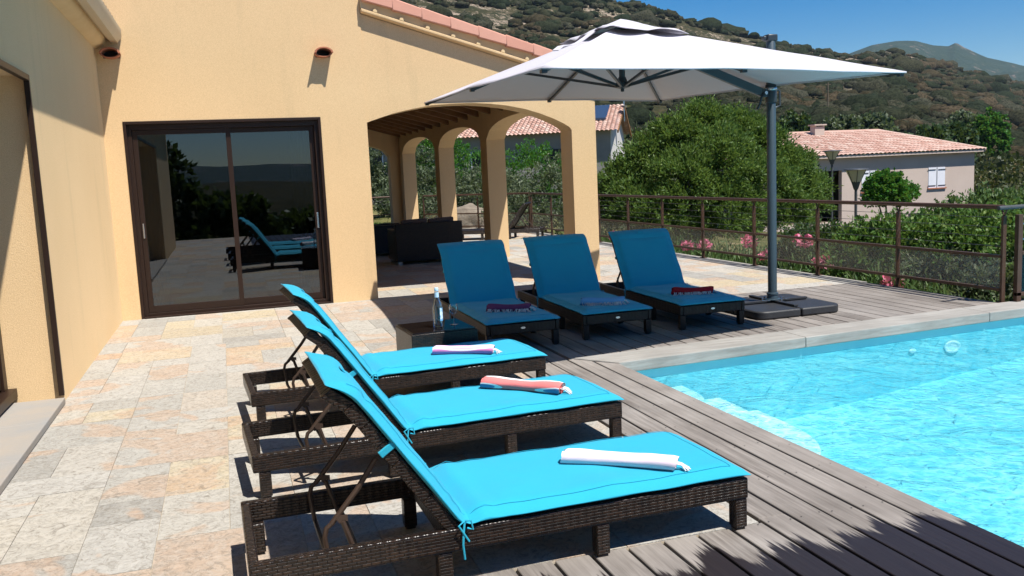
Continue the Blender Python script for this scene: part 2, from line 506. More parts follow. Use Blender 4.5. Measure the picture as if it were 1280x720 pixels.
# ------------------------------------------------------------------ mesh helpers
class MB:
    def __init__(s):
        s.v = []
        s.f = []

    def add(s, vs, fs):
        o = len(s.v)
        s.v += [tuple(v) for v in vs]
        s.f += [tuple(i + o for i in f) for f in fs]
        return s

    def box(s, a, b):
        (x0, y0, z0), (x1, y1, z1) = [tuple(map(min, zip(a, b))), tuple(map(max, zip(a, b)))]
        return s.add([(x0, y0, z0), (x1, y0, z0), (x1, y1, z0), (x0, y1, z0), (x0, y0, z1), (x1, y0, z1), (x1, y1, z1), (x0, y1, z1)],
                     [(0, 3, 2, 1), (4, 5, 6, 7), (0, 1, 5, 4), (1, 2, 6, 5), (2, 3, 7, 6), (3, 0, 4, 7)])

    def hexa(s, p):   # 8 points: bottom 4, top 4 (ccw)
        return s.add(p, [(0, 3, 2, 1), (4, 5, 6, 7), (0, 1, 5, 4), (1, 2, 6, 5), (2, 3, 7, 6), (3, 0, 4, 7)])

    def beam(s, a, b, wd, ht, upv=(0, 0, 1)):
        a, b = Vector(a), Vector(b)
        d = (b - a).normalized()
        u = Vector(upv)
        r = d.cross(u)
        if r.length < 1e-4:
            r = d.cross(Vector((0, 1, 0)))
        r.normalize()
        u = r.cross(d)
        r *= wd / 2
        u *= ht / 2
        return s.hexa([a - r - u, a + r - u, b + r - u, b - r - u, a - r + u, a + r + u, b + r + u, b - r + u])

    def tube(s, pts, rad, seg=10, cap=True):
        pts = [Vector(p) for p in pts]
        n = len(pts)
        rads = rad if isinstance(rad, (list, tuple)) else [rad] * n
        rings = []
        prev = None
        for i, p in enumerate(pts):
            d = (pts[min(i + 1, n - 1)] - pts[max(i - 1, 0)])
            if d.length < 1e-9:
                d = Vector((0, 0, 1))
            d.normalize()
            if prev is None:
                a = d.cross(Vector((0, 0, 1)))
                if a.length < .05:
                    a = d.cross(Vector((1, 0, 0)))
            else:
                a = prev - d * prev.dot(d)
            a.normalize()
            prev = a
            b = d.cross(a)
            rings.append([p + (a * math.cos(t) + b * math.sin(t)) * rads[i] for t in [2 * PI * k / seg for k in range(seg)]])
        vs = [q for r in rings for q in r]
        fs = [(i * seg + k, i * seg + (k + 1) % seg, (i + 1) * seg + (k + 1) % seg, (i + 1) * seg + k) for i in range(n - 1) for k in range(seg)]
        if cap:
            fs.append(tuple(range(seg))[::-1])
            fs.append(tuple((n - 1) * seg + k for k in range(seg)))
        return s.add(vs, fs)

    def lathe(s, prof, c=(0, 0, 0), seg=24):
        vs = [(c[0] + r * math.cos(2 * PI * k / seg), c[1] + r * math.sin(2 * PI * k / seg), c[2] + z) for r, z in prof for k in range(seg)]
        n = len(prof)
        fs = [(i * seg + k, i * seg + (k + 1) % seg, (i + 1) * seg + (k + 1) % seg, (i + 1) * seg + k) for i in range(n - 1) for k in range(seg)]
        if prof[0][0] > 1e-6:
            fs.append(tuple(range(seg))[::-1])
        if prof[-1][0] > 1e-6:
            fs.append(tuple((n - 1) * seg + k for k in range(seg)))
        return s.add(vs, fs)

    def prism(s, poly, axis, a, b):
        """poly in the two other axes; extruded along axis from a to b"""
        def P(p, t):
            return {'x': (t, p[0], p[1]), 'y': (p[0], t, p[1]), 'z': (p[0], p[1], t)}[axis]
        n = len(poly)
        vs = [P(p, a) for p in poly] + [P(p, b) for p in poly]
        fs = [tuple(range(n))[::-1], tuple(range(n, 2 * n))] + [(i, (i + 1) % n, n + (i + 1) % n, n + i) for i in range(n)]
        return s.add(vs, fs)

    def grid(s, fn, nu, nv):
        vs = [fn(i / nu, j / nv) for j in range(nv + 1) for i in range(nu + 1)]
        fs = [(j * (nu + 1) + i, j * (nu + 1) + i + 1, (j + 1) * (nu + 1) + i + 1, (j + 1) * (nu + 1) + i) for j in range(nv) for i in range(nu)]
        return s.add(vs, fs)

    def build(s, name, mat, parent=None, smooth=False, bevel=0, loc=None, subsurf=0, seg=2, weld=False):
        me = bpy.data.meshes.new(name)
        me.from_pydata(s.v, [], s.f)
        bm = bmesh.new()
        bm.from_mesh(me)
        if weld:
            bmesh.ops.remove_doubles(bm, verts=bm.verts, dist=1e-4)
        bmesh.ops.recalc_face_normals(bm, faces=bm.faces)
        bm.to_mesh(me)
        bm.free()
        me.materials.append(MT[mat] if isinstance(mat, str) else mat)
        if smooth:
            me.polygons.foreach_set('use_smooth', [True] * len(me.polygons))
        o = bpy.data.objects.new(name, me)
        C.objects.link(o)
        if parent:
            o.parent = parent
        if loc:
            o.location = loc
        if bevel:
            m = o.modifiers.new('bevel', 'BEVEL')
            m.width = bevel
            m.segments = seg
            m.limit_method = 'ANGLE'
            m.angle_limit = R(40)
        if subsurf:
            m = o.modifiers.new('sub', 'SUBSURF')
            m.levels = m.render_levels = subsurf
        if smooth:
            try:
                me.set_sharp_from_angle(angle=R(40))
            except Exception:
                pass
        return o


def tag(o, label=None, cat=None, group=None, kind=None):
    if label:
        o['label'] = label
    if cat:
        o['category'] = cat
    if group:
        o['group'] = group
    if kind:
        o['kind'] = kind
    return o


def empty(name, loc=(0, 0, 0), rz=0):
    o = bpy.data.objects.new(name, None)
    C.objects.link(o)
    o.location = loc
    o.rotation_euler = (0, 0, rz)
    o.empty_display_size = .2
    return o


def kids(o):
    return [c for c in bpy.data.objects if c.parent == o]


def copy_tree(o, parent=None):
    c = o.copy()
    C.objects.link(c)
    if parent is not None:
        c.parent = parent
        c.matrix_parent_inverse = o.matrix_parent_inverse.copy()
    for ch in kids(o):
        copy_tree(ch, c)
    return c


def quads(name, V, mat, parent=None, npf=4):
    """V: (n*npf, 3) float array, each npf verts one face"""
    me = bpy.data.meshes.new(name)
    nv = len(V)
    nf = nv // npf
    me.vertices.add(nv)
    me.vertices.foreach_set('co', V.astype(np.float32).ravel())
    me.loops.add(nv)
    me.loops.foreach_set('vertex_index', np.arange(nv, dtype=np.int32))
    me.polygons.add(nf)
    me.polygons.foreach_set('loop_start', np.arange(0, nv, npf, dtype=np.int32))
    me.polygons.foreach_set('loop_total', np.full(nf, npf, dtype=np.int32))
    me.update(calc_edges=True)
    me.materials.append(mat)
    o = bpy.data.objects.new(name, me)
    C.objects.link(o)
    if parent:
        o.parent = parent
    return o


def leafquads(P, N, L, W, jit=.8):
    """diamond leaves at P pointing roughly along N"""
    n = len(P)
    d = N + rng.normal(0, jit, (n, 3))
    d /= np.linalg.norm(d, axis=1)[:, None] + 1e-9
    r = rng.normal(0, 1, (n, 3))
    s = np.cross(d, r)
    s /= np.linalg.norm(s, axis=1)[:, None] + 1e-9
    L = L * rng.uniform(.6, 1.3, (n, 1))
    W = W * rng.uniform(.7, 1.2, (n, 1))
    a = P - d * L * .5
    b = P + s * W * .5
    c = P + d * L * .5
    e = P - s * W * .5
    return np.stack([a, b, c, e], 1).reshape(-1, 3)


def crown_pts(lumps, n, tuft=.35, depth=.45, ntuft=60):
    """points + outward directions in tufts over the surfaces of ellipsoid lumps"""
    Ps, Ns = [], []
    areas = np.array([(rx * ry + ry * rz + rx * rz) for (_, (rx, ry, rz)) in lumps])
    areas = areas / areas.sum()
    for (c, r), a in zip(lumps, areas):
        k = max(20, int(n * a))
        c = np.array(c)
        r = np.array(r)
        m = max(8, int(ntuft * a * len(lumps)))
        T = rng.normal(0, 1, (m, 3))
        T /= np.linalg.norm(T, axis=1)[:, None]
        T[:, 2] = np.where(T[:, 2] < -.55, -T[:, 2], T[:, 2])
        rad = 1 - depth * rng.random(m) ** 1.6 + rng.normal(0, .05, m)
        idx = rng.integers(0, m, k)
        tc = T[idx] * rad[idx][:, None]
        sz = (tuft * (.6 + .8 * rng.random(m)))[idx][:, None]
        off = rng.normal(0, .42, (k, 3)) * sz
        p = c + tc * r + off
        Ps.append(p)
        nn = T[idx] * .8 + off / (sz + 1e-6) * .6
        nn[:, 2] += .35
        Ns.append(nn)
    return np.concatenate(Ps), np.concatenate(Ns)


def trunk(name, parent, base, tops, r0=.12, mat='bark'):
    mb = MB()
    b = Vector(base)
    for t in tops:
        t = Vector(t)
        pts = []
        for k in range(6):
            f = k / 5
            q = b.lerp(t, f)
            q += Vector((math.sin(f * 5 + t.x) * .06, math.cos(f * 4 + t.y) * .06, 0)) * (1 if 0 < k < 5 else 0)
            pts.append(q)
        mb.tube(pts, [r0 * (1 - .8 * k / 5) for k in range(6)], 8)
    return mb.build(name, mat, parent, smooth=True)


def plant(name, label, cat, base, lumps, n, L, W, mat, tuft=.3, group=None, depth=.45, ntuft=60, r0=.08, trunks=None, jit=.8, extra=None):
    """lumps relative to base"""
    e = empty(name, base)
    tag(e, label, cat, group)
    P, N = crown_pts(lumps, n, tuft, depth, ntuft)
    P[:, 2] = np.maximum(P[:, 2], .02)
    quads('crown', leafquads(P, N, L, W, jit), mat, e)
    tops = trunks or [tuple(np.array(c) * (.8, .8, 1.0)) for c, r in lumps[:5]]
    trunk('trunk', e, (0, 0, -.05), tops, r0)
    if extra:
        extra(e)
    return e


def at(px, py, Y):
    """point on the sight line of a photo pixel at depth Y along +y"""
    d = rt * ((px - 640) / FPX) + dn * ((py - 360) / FPX) + fwd
    t = Y / d.y
    return Vector((d.x * t, Y, EYE + d.z * t))


# ------------------------------------------------------------------ terrain
SIL = [(-2.2, .30), (-.174, .333), (.039, .262), (.16, .225), (.257, .208), (.341, .2), (.429, .196), (.491, .187), (.544, .173), (.599, .16),
       (.655, .15), (.714, .138), (.768, .130), (.805, .128), (.838, .134), (.891, .127), (.933, .114), (1.0, .1), (1.081, .085), (1.262, .063), (2.5, .02)]
SU = [a for a, b in SIL]
SE = [b for a, b in SIL]


def ss(a, b, x):
    t = min(1, max(0, (x - a) / (b - a)))
    return t * t * (3 - 2 * t)


def terr(x, y):
    # garden around the terrace
    zl = -1.7 + 1.9 * ss(24, 30, y)                 # left part rises behind the veranda
    zr = -.85 - 1.4 * ss(9, 20, x) - .4 * ss(20, 34, x)
    k = ss(7.6, 8.4, x)
    z = zl * (1 - k) + zr * k
    if y > 18:
        z = z + (0.9) * ss(24, 40, y) * (1 - ss(14, 24, x)) * k
    if y < 7.0:
        z = -1.7 * (1 - k) + zr * k
    d = math.hypot(x, y)
    if y > 10 and y > -x * .3:
        u = x / y
        e = float(np.interp(u, SU, SE))
        Yr = 460 if u < .80 else 460 + 120 * ss(.8, .9, u)
        y0 = 56
        zt = e * Yr + EYE
        t = (y - y0) / (Yr - y0)
        if t > 0:
            z0 = z
            if t <= 1:
                g = .30 * t + .70 * t ** 1.75
                z = z0 + (zt - z0) * g
            else:
                z = zt - (y - Yr) * .22
            m = min(1, t * 5) * (1.0 if t < .95 else .35)
            z += m * (noise.fractal(Vector((x * .012, y * .012, 0)), 1, 2, 5) * 5.5 * (1 if t < 1 else 0)
                      + noise.fractal(Vector((x * .07, y * .07, 3)), 1, 2, 4) * 1.1)
    elif d > 60:
        z += (noise.noise(Vector((x * .01, y * .01, 0)))) * 6 * min(1, (d - 60) / 80)
    z += noise.noise(Vector((x * .25, y * .25, 5))) * .10 * (1 if (y > 30 or x > 9) else 0)
    return z


def build_terrain():
    angs = []
    a = -180.0
    while a < 180:
        angs.append(a)
        a += .33 if -14 <= a < 52 else 3.0
    radii = [.5]
    r = 4.0
    while r < 1500:
        radii.append(r)
        r *= 1.032 if r > 40 else (1.05 if r > 8 else 1.2)
    na = len(angs)
    vs, fs = [(0, 0, -1.7)], []
    for r in radii:
        for a in angs:
            x, y = r * math.sin(R(a)), r * math.cos(R(a))
            vs.append((x, y, terr(x, y)))
    for j in range(len(radii) - 1):
        for i in range(na):
            p = 1 + j * na + i
            q = 1 + j * na + (i + 1) % na
            fs.append((p, q, q + na, p + na))
    for i in range(na):
        fs.append((0, 1 + (i + 1) % na, 1 + i))
    mb = MB()
    mb.v, mb.f = vs, fs
    o = mb.build('ground', 'ground', smooth=True)
    tag(o, kind='structure')
    # very far flat land to the horizon
    mb = MB()
    mb.grid(lambda u, v: ((u - .5) * 10000, -4200 + v * 7500, -30), 2, 2)
    # far mountain
    S2 = [(.45, .02), (.60, .06), (.714, .118), (.787, .130), (.824, .141), (.862, .147), (.894, .148), (.921, .143), (.948, .1415), (.961, .146),
          (.975, .139), (1.016, .124), (1.08, .113), (1.15, .100), (1.261, .08), (1.5, .04), (1.8, .0)]
    su = [a for a, b in S2]
    se = [b for a, b in S2]
    Yr = 2300

    def f(u, v):
        uu = .45 + 1.35 * u
        y = 1300 + 2000 * v
        t = (y - 1300) / (Yr - 1300)
        zt = float(np.interp(uu, su, se)) * Yr + EYE
        x = uu * y
        base = 40
        z = base + (zt - base) * (t ** 1.25) if t < 1 else zt - (y - Yr) * .3
        mm = min(1, abs(t - 1) * 3 + .12)
        z += mm * noise.fractal(Vector((x * .0035, y * .0035, 9)), 1, 2, 6) * 42
        return (x, y, z)
    mb2 = MB()
    mb2.grid(f, 260, 110)
    tag(mb2.build('mountain', 'mountain', smooth=True), kind='structure')
    tag(mb.build('far_land', 'ground'), kind='structure')
    # hills across the bay behind the camera (seen in the door glass)
    mb3 = MB()

    def f3(u, v):
        x = (u - .5) * 9000
        y = -2600 - 1500 * v
        h = 150 + 45 * math.sin(u * 9) + 50 * noise.noise(Vector((u * 14, 1, 0)))
        return (x, y, h * math.sin(v * PI) - 40 + noise.fractal(Vector((x * .002, y * .002, 0)), 1, 2, 5) * 25 * math.sin(v * PI))
    mb3.grid(f3, 120, 24)
    tag(mb3.build('hills', 'mountain', smooth=True), kind='structure')


build_terrain()

hz_m = bpy.data.materials.new('air')
hz_m.use_nodes = True
for n_ in list(hz_m.node_tree.nodes):
    if n_.type != 'OUTPUT_MATERIAL':
        hz_m.node_tree.nodes.remove(n_)
pv = hz_m.node_tree.nodes.new('ShaderNodeVolumePrincipled')
pv.inputs['Density'].default_value = .00006
pv.inputs['Color'].default_value = (.60, .78, 1, 1)
hz_m.node_tree.links.new(pv.outputs[0], hz_m.node_tree.nodes['Material Output'].inputs['Volume'])
hb_ = MB()
hb_.box((-5200, -4300, -60), (5200, 3400, 400))
tag(hb_.build('haze', hz_m), kind='stuff', label='thin summer haze over the hills')


def ico(sub):
    b = bmesh.new()
    bmesh.ops.create_icosphere(b, subdivisions=sub, radius=1)
    V = np.array([v.co[:] for v in b.verts])
    F = np.array([[v.index for v in f.verts] for f in b.faces])
    b.free()
    return V, F


def scrub():
    """the maquis that covers the slope: thousands of bushes nobody could count"""
    BV, BF = ico(2)
    for nm, mat, N, hue in (('hillside_scrub', F_SCRUB, 12000, 0), ('rusty_hillside_scrub', F_SCRUB2, 6000, 1)):
        cen, rad = [], []
        tries = 0
        while len(cen) < N and tries < N * 8:
            tries += 1
            u = random.uniform(.02, 1.42)
            y = 58 + (410 if u < .78 else 540) * random.random() ** 1.1
            x = u * y
            if hue and noise.noise(Vector((x * .02, y * .02, 4))) < .05 - .30 * (u > .9):
                continue
            z = terr(x, y)
            if z > 30 and noise.noise(Vector((x * .022, y * .022, 0))) + .5 * noise.noise(Vector((x * .07, y * .07, 0))) > .26:
                continue
            q = random.choice((.35, .5, .7, .9, 1.2)) * random.uniform(.8, 1.2) * (1 + y * .0034)
            q *= 1 + .9 * max(0, noise.noise(Vector((x * .05, y * .05, 8)))) + (1.0 if random.random() < .06 else 0)
            cen.append((x, y, z + q * .10))
            rad.append(q)
        cen = np.array(cen)
        rad = np.array(rad)
        far = cen[:, 1] > 105
        # far bushes: soft lumpy domes
        c, r_ = cen[far], rad[far]
        n = len(c)
        ph = rng.uniform(0, 6.28, (n, 1))
        base = BV[None].repeat(n, 0)
        lump = 1 + .22 * np.sin(base[:, :, 0] * 4.1 + ph) * np.cos(base[:, :, 1] * 3.7 + ph * 2) + rng.normal(0, .09, base.shape[:2])
        V = base * lump[:, :, None] * (r_[:, None, None] * np.stack([rng.uniform(.8, 1.4, n), rng.uniform(.8, 1.4, n), rng.uniform(.55, .9, n)], 1)[:, None, :]) + c[:, None, :]
        F = (BF[None] + (np.arange(n) * len(BV))[:, None, None]).reshape(-1, 3)
        me = bpy.data.meshes.new(nm)
        V = V.reshape(-1, 3)
        me.vertices.add(len(V))
        me.vertices.foreach_set('co', V.astype(np.float32).ravel())
        me.loops.add(F.size)
        me.loops.foreach_set('vertex_index', F.astype(np.int32).ravel())
        me.polygons.add(len(F))
        me.polygons.foreach_set('loop_start', np.arange(0, F.size, 3, dtype=np.int32))
        me.polygons.foreach_set('loop_total', np.full(len(F), 3, dtype=np.int32))
        me.polygons.foreach_set('use_smooth', np.ones(len(F), dtype=bool))
        me.update(calc_edges=True)
        me.materials.append(BLOB[hue])
        o = bpy.data.objects.new(nm, me)
        C.objects.link(o)
        tag(o, 'dark evergreen scrub covering the hillside' if not hue else 'rusty brown and olive scrub patches on the hillside', 'scrub', kind='stuff')
        # near bushes: leaf clusters
        c, r_ = cen[~far], rad[~far]
        k = 150
        T = rng.normal(0, 1, (len(c), k, 3))
        T /= np.linalg.norm(T, axis=2)[:, :, None]
        T[:, :, 2] = np.abs(T[:, :, 2])
        P = c[:, None, :] + T * r_[:, None, None] * np.array([1, 1, .8]) * rng.uniform(.6, 1.05, (len(c), k, 1))
        P = P.reshape(-1, 3)
        sz = np.repeat(r_, k)[:, None]
        d = T.reshape(-1, 3) + rng.normal(0, .5, (len(P), 3))
        tag(quads('foot_slope_scrub', leafquads(P, d, sz * .22, sz * .17, .5), mat), 'low green scrub at the foot of the slope' if not hue else 'rusty brown scrub at the foot of the slope', 'scrub', kind='stuff')


def blob_mat(name, stops):
    M = Mat(name, rough=.95, spec=.03)
    P = M.coord()
    c = M.ramp(island(M), stops)
    c = M.mix(M.ramp(M.noise(1.3, 5, .75, P), [(.38, (1, 1, 1)), (.58, (0, 0, 0))]), c, tuple(x * .45 for x in stops[0][1]))
    M.col(c)
    M.bump(M.noise(1.1, 6, .8, P), 1.0, .8)
    return M.m


BLOB = [blob_mat('maquis_mass', [(0, (.024, .034, .018)), (.4, (.036, .044, .024)), (.7, (.056, .054, .030)), (1, (.078, .076, .052))]),
        blob_mat('rusty_maquis_mass', [(0, (.046, .042, .022)), (.5, (.076, .060, .034)), (1, (.105, .080, .050))])]
scrub()

# ------------------------------------------------------------------ terrace
PX0, PX1 = 2.95, 16.0        # pool left edge, right end
PYN = -3.0                   # pool near edge


def pfar(x):                 # far edge of the pool
    return 6.58 + .068 * (x - 2.95)


SX, SYF, SYB = 2.15, 3.32, 9.42    # stone / deck boundaries


def build_terrace():
    # base slabs under everything (clear of the pool)
    mb = MB()
    mb.box((-3.2, SYF, -1.9), (SX, 26.5, -.006))
    mb.box((-3.2, -4.5, -1.9), (.62, SYF, -.006))
    mb.box((SX, SYB, -1.9), (7.42, 26.5 , -.006))
    mb.box((.62, -4.5, -1.9), (2.9, SYF, -.035))
    mb.box((SX, SYF, -1.9), (2.9, SYB, -.035))
    mb.box((2.9, 7.5, -1.9), (7.7, SYB, -.035))
    mb.box((2.9, -4.5, -1.9), (17.5, PYN - .2, -.034))
    tag(mb.build('terrace_base', 'grout'), kind='structure')
    # stone slabs, random coursed pattern on a .31 m module
    m = .31
    g = .0016
    rects = []

    def fill(x0, x1, y0, y1):
        nx = max(1, round((x1 - x0) / m))
        ny = max(1, round((y1 - y0) / m))
        mx, my = (x1 - x0) / nx, (y1 - y0) / ny
        used = [[0] * ny for _ in range(nx)]
        for j in range(ny):
            for i in range(nx):
                if used[i][j]:
                    continue
                opts = [(1, 2), (1, 2), (2, 1), (1, 1), (2, 2), (1, 2), (1, 1), (2, 1)]
                random.shuffle(opts)
                opts.append((1, 1))
                for a, b in opts:
                    if (a, b) == (1, 1) and random.random() < .4 and opts.index((a, b)) < 4:
                        continue
                    if i + a <= nx and j + b <= ny and all(not used[i + p][j + q] for p in range(a) for q in range(b)):
                        for p in range(a):
                            for q in range(b):
                                used[i + p][j + q] = 1
                        rects.append((x0 + i * mx, x0 + (i + a) * mx, y0 + j * my, y0 + (j + b) * my))
                        break
    fill(-1.70, SX, SYF, SYB)
    fill(-1.70, .62, -4.0, SYF)
    fill(-1.70, 7.42, SYB, 26.2)
    mb = MB()
    for (a, b, c, d) in rects:
        if c > 22 and a > 7.2:
            continue
        z = random.uniform(-.0010, .0012)
        mb.box((a + g, c + g, -.0055), (b - g, d - g, z))
    tag(mb.build('stone_terrace', 'stone'), kind='structure')
    # timber deck: boards along y
    mb = MB()
    w_ = .166
    gp = .0075

    def boards(x0, x1, y0, y1, fy0=None, fy1=None):
        x = x1
        while x > x0 + .02:
            a = max(x0, x - w_)
            ya, yb = (fy0(a) if fy0 else y0), (fy1(a) if fy1 else y1)
            ya2, yb2 = (fy0(x) if fy0 else y0), (fy1(x) if fy1 else y1)
            cuts = [0.0]
            L = yb - ya
            if L > 3.2:
                cuts.append(random.uniform(.3, .7))
            cuts.append(1.0)
            for k in range(len(cuts) - 1):
                c0, c1 = cuts[k], cuts[k + 1]
                p0 = ya + (yb - ya) * c0 + .002
                p1 = ya + (yb - ya) * c1 - .002
                q0 = ya2 + (yb2 - ya2) * c0 + .002
                q1 = ya2 + (yb2 - ya2) * c1 - .002
                z = random.uniform(-.002, .001)
                mb.hexa([(a + gp, p0, -.028), (x - gp, q0, -.028), (x - gp, q1, -.028), (a + gp, p1, -.028),
                         (a + gp, p0, z), (x - gp, q0, z), (x - gp, q1, z), (a + gp, p1, z)])
            x -= w_
    boards(SX + .02, PX0 - .134, -4, 0, None, lambda x: pfar(2.95) + .36 - (PX0 - .134 - x) * 0 if x < 2.68 else pfar(2.95) + .36)
    # the outer board carries the pool edge, mitred to the coping
    mb.hexa([(PX0 - .13, -4, -.06), (PX0 + .012, -4, -.06), (PX0 + .012, pfar(PX0), -.06), (PX0 - .13, pfar(PX0) + .17, -.06),
             (PX0 - .13, -4, .002), (PX0 + .012, -4, .002), (PX0 + .012, pfar(PX0), .002), (PX0 - .13, pfar(PX0) + .17, .002)])
    boards(.62, SX + .016, -4, SYF - .004)
    boards(SX + .02, 2.66, pfar(2.95) + .365, SYB)
    boards(2.66, 7.66, 7, SYB, lambda x: pfar(x) + .375)
    tag(mb.build('wooden_deck', 'deck', bevel=.003, seg=1), kind='structure')
    sc = MB()

    def screw(x, y):
        pts = [(x + .0042 * math.cos(k * PI / 3), y + .0042 * math.sin(k * PI / 3), .0026) for k in range(6)]
        sc.add(pts, [tuple(range(6))])
    for i in range(13):
        xx = PX0 - .13 - .166 * i
        for k in range(22):
            y = -1.2 + .5 * k
            if xx < SX and y > SYF - .05 or y > pfar(2.9) + .3:
                continue
            for dx in (-.03, -.135):
                if xx + dx > .66:
                    screw(xx + dx + random.uniform(-.004, .004), y + random.uniform(-.012, .012))
    for k in range(22):
        for dx in (-.03, -.10):
            screw(PX0 + dx, -1.2 + .36 * k if -1.2 + .36 * k < 6.3 else 6.3)
    for i in range(30):
        xx = 7.6 - .166 * i
        for y in (7.6, 8.1, 8.6, 9.1):
            if y > pfar(xx) + .5:
                for dx in (-.03, -.135):
                    screw(xx + dx, y)
    tag(sc.build('deck_screws', 'hole'), kind='structure')
    mb = MB()
    mb.box((.63, -4.45, -.05), (PX0 - .02, SYF - .01, -.0345))
    mb.box((SX + .004, SYF - .009, -.05), (PX0 - .02, SYB - .01, -.0345))
    mb.box((PX0 - .019, 7.0, -.05), (7.69, SYB - .01, -.0345))
    tag(mb.build('deck_gap_shade', 'hole'), kind='structure')  # near-black sheet standing in for the shade below the board gaps
    # stone edging strip along the garden side
    mb = MB()
    mb.box((7.425, SYB + .004, -.3), (7.72, 22.15, -.004))
    tag(mb.build('terrace_edging', 'coping', bevel=.004), kind='structure')
    # coping along the far edge
    mb = MB()
    x = 2.70
    first = True
    while x < 17:
        x2 = x + random.uniform(1.9, 2.5)
        a, b = x + .002, x2 - .002
        ina = a if not first else PX0 + .012
        mb.hexa([(ina, pfar(ina), -.085), (b, pfar(b), -.085), (b, pfar(b) + .365, -.085), (a, pfar(a) + .365, -.085),
                 (ina, pfar(ina), .012), (b, pfar(b), .012), (b, pfar(b) + .365, .012), (a, pfar(a) + .365, .012)])
        first = False
        x = x2
    tag(mb.build('pool_coping', 'coping', bevel=.008), kind='structure')
    # basin
    mb = MB()

    def floor(x):
        return -.86 + .075 * min(max(x - 2.95, 0), 5.5)
    mb.add([(PX0 - .03, PYN, -.06), (PX0 - .03, pfar(PX0) + .045, -.06), (PX0 - .03, pfar(PX0) + .045, floor(PX0)), (PX0 - .03, PYN, floor(PX0))], [(0, 1, 2, 3)])
    xs = [PX0 - .03, 5.7, 8.45, PX1]
    for a, b in zip(xs, xs[1:]):
        mb.add([(a, pfar(a) + .045, -.087), (b, pfar(b) + .045, -.087), (b, pfar(b) + .045, floor(b)), (a, pfar(a) + .045, floor(a))], [(0, 1, 2, 3)])
        mb.add([(a, PYN, floor(a)), (b, PYN, floor(b)), (b, pfar(b) + .045, floor(b)), (a, pfar(a) + .045, floor(a))], [(0, 1, 2, 3)])
    mb.add([(PX1, PYN, -.06), (PX1, pfar(PX1) + .045, -.06), (PX1, pfar(PX1) + .045, floor(PX1)), (PX1, PYN, floor(PX1))], [(0, 1, 2, 3)])
    mb.add([(PX0 - .03, PYN, -.06), (PX1, PYN, -.06), (PX1, PYN, floor(PX1)), (PX0 - .03, PYN, floor(PX0))], [(0, 1, 2, 3)])
    tag(mb.build('pool_basin', 'liner', weld=True), kind='structure')
    # rounded corner steps
    mb = MB()
    cx, cyy = PX0 - .02, pfar(PX0) + .01
    for k, (r, z) in enumerate(((.62, -.25), (.98, -.40), (1.36, -.56))):
        pts = [(cx, cyy)]
        for i in range(15):
            t = -PI / 2 * i / 14
            # a superellipse keeps the treads boxy with rounded corners
            c_, s_ = abs(math.cos(t)) ** .55, abs(math.sin(t)) ** .55
            pts.append((cx + r * c_, cyy + .03 * r * c_ - r * 1.05 * s_))
        mb.prism(pts, 'z', z - .16, z)
    tag(mb.build('pool_steps', 'liner_white', bevel=.02, smooth=True), kind='structure')
    # water
    mb = MB()
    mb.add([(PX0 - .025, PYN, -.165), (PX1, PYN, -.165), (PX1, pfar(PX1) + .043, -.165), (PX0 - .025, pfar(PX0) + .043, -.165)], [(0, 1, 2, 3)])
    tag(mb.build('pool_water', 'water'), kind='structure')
    # fittings on the far wall
    lt = empty('pool_light', (6.62, pfar(6.62) + .035, -.285))
    tag(lt, 'round white underwater light ring on the far pool wall', 'pool light')
    r = MB()
    r.lathe([(.085, 0), (.115, 0), (.125, .012), (.115, .03), (.085, .03), (.08, .015)], seg=28)
    a = r.build('rim', 'liner_white', lt, smooth=True)
    a.scale = (.8, .5, .3)
    a.rotation_euler = (PI / 2, 0, 0)
    r = MB()
    r.lathe([(0, .012), (.082, .010), (.082, 0)], seg=28)
    b = r.build('lens', 'liner_white', lt, smooth=True)
    b.scale = (.8, .5, .3)
    b.rotation_euler = (PI / 2, 0, 0)
    r = MB()
    r.lathe([(.0, .03), (.04, .028), (.055, .015), (.06, 0), (.0, 0)], seg=20)
    j = r.build('pool_inlet', 'liner_white', smooth=True, loc=(6.12, pfar(6.12) + .035, -.27))
    j.scale = (.7, .42, .3)
    j.rotation_euler = (PI / 2, 0, 0)
    tag(j, 'small round white water inlet left of the pool light', 'inlet')


build_terrace()


# ------------------------------------------------------------------ the house
FY = 11.72


def arch_pts(x0, z0, x1, z1, zt, n=18, p=2.2):
    """flat arch from (x0,z0) to (x1,z1) rising to zt"""
    out = []
    for i in range(n + 1):
        t = -1 + 2 * i / n
        b = z0 + (z1 - z0) * (i / n)
        k = (1 - abs(t) ** p) ** (1 / p * 1.15)
        out.append((x0 + (x1 - x0) * i / n, b + (zt - b) * k))
    return out


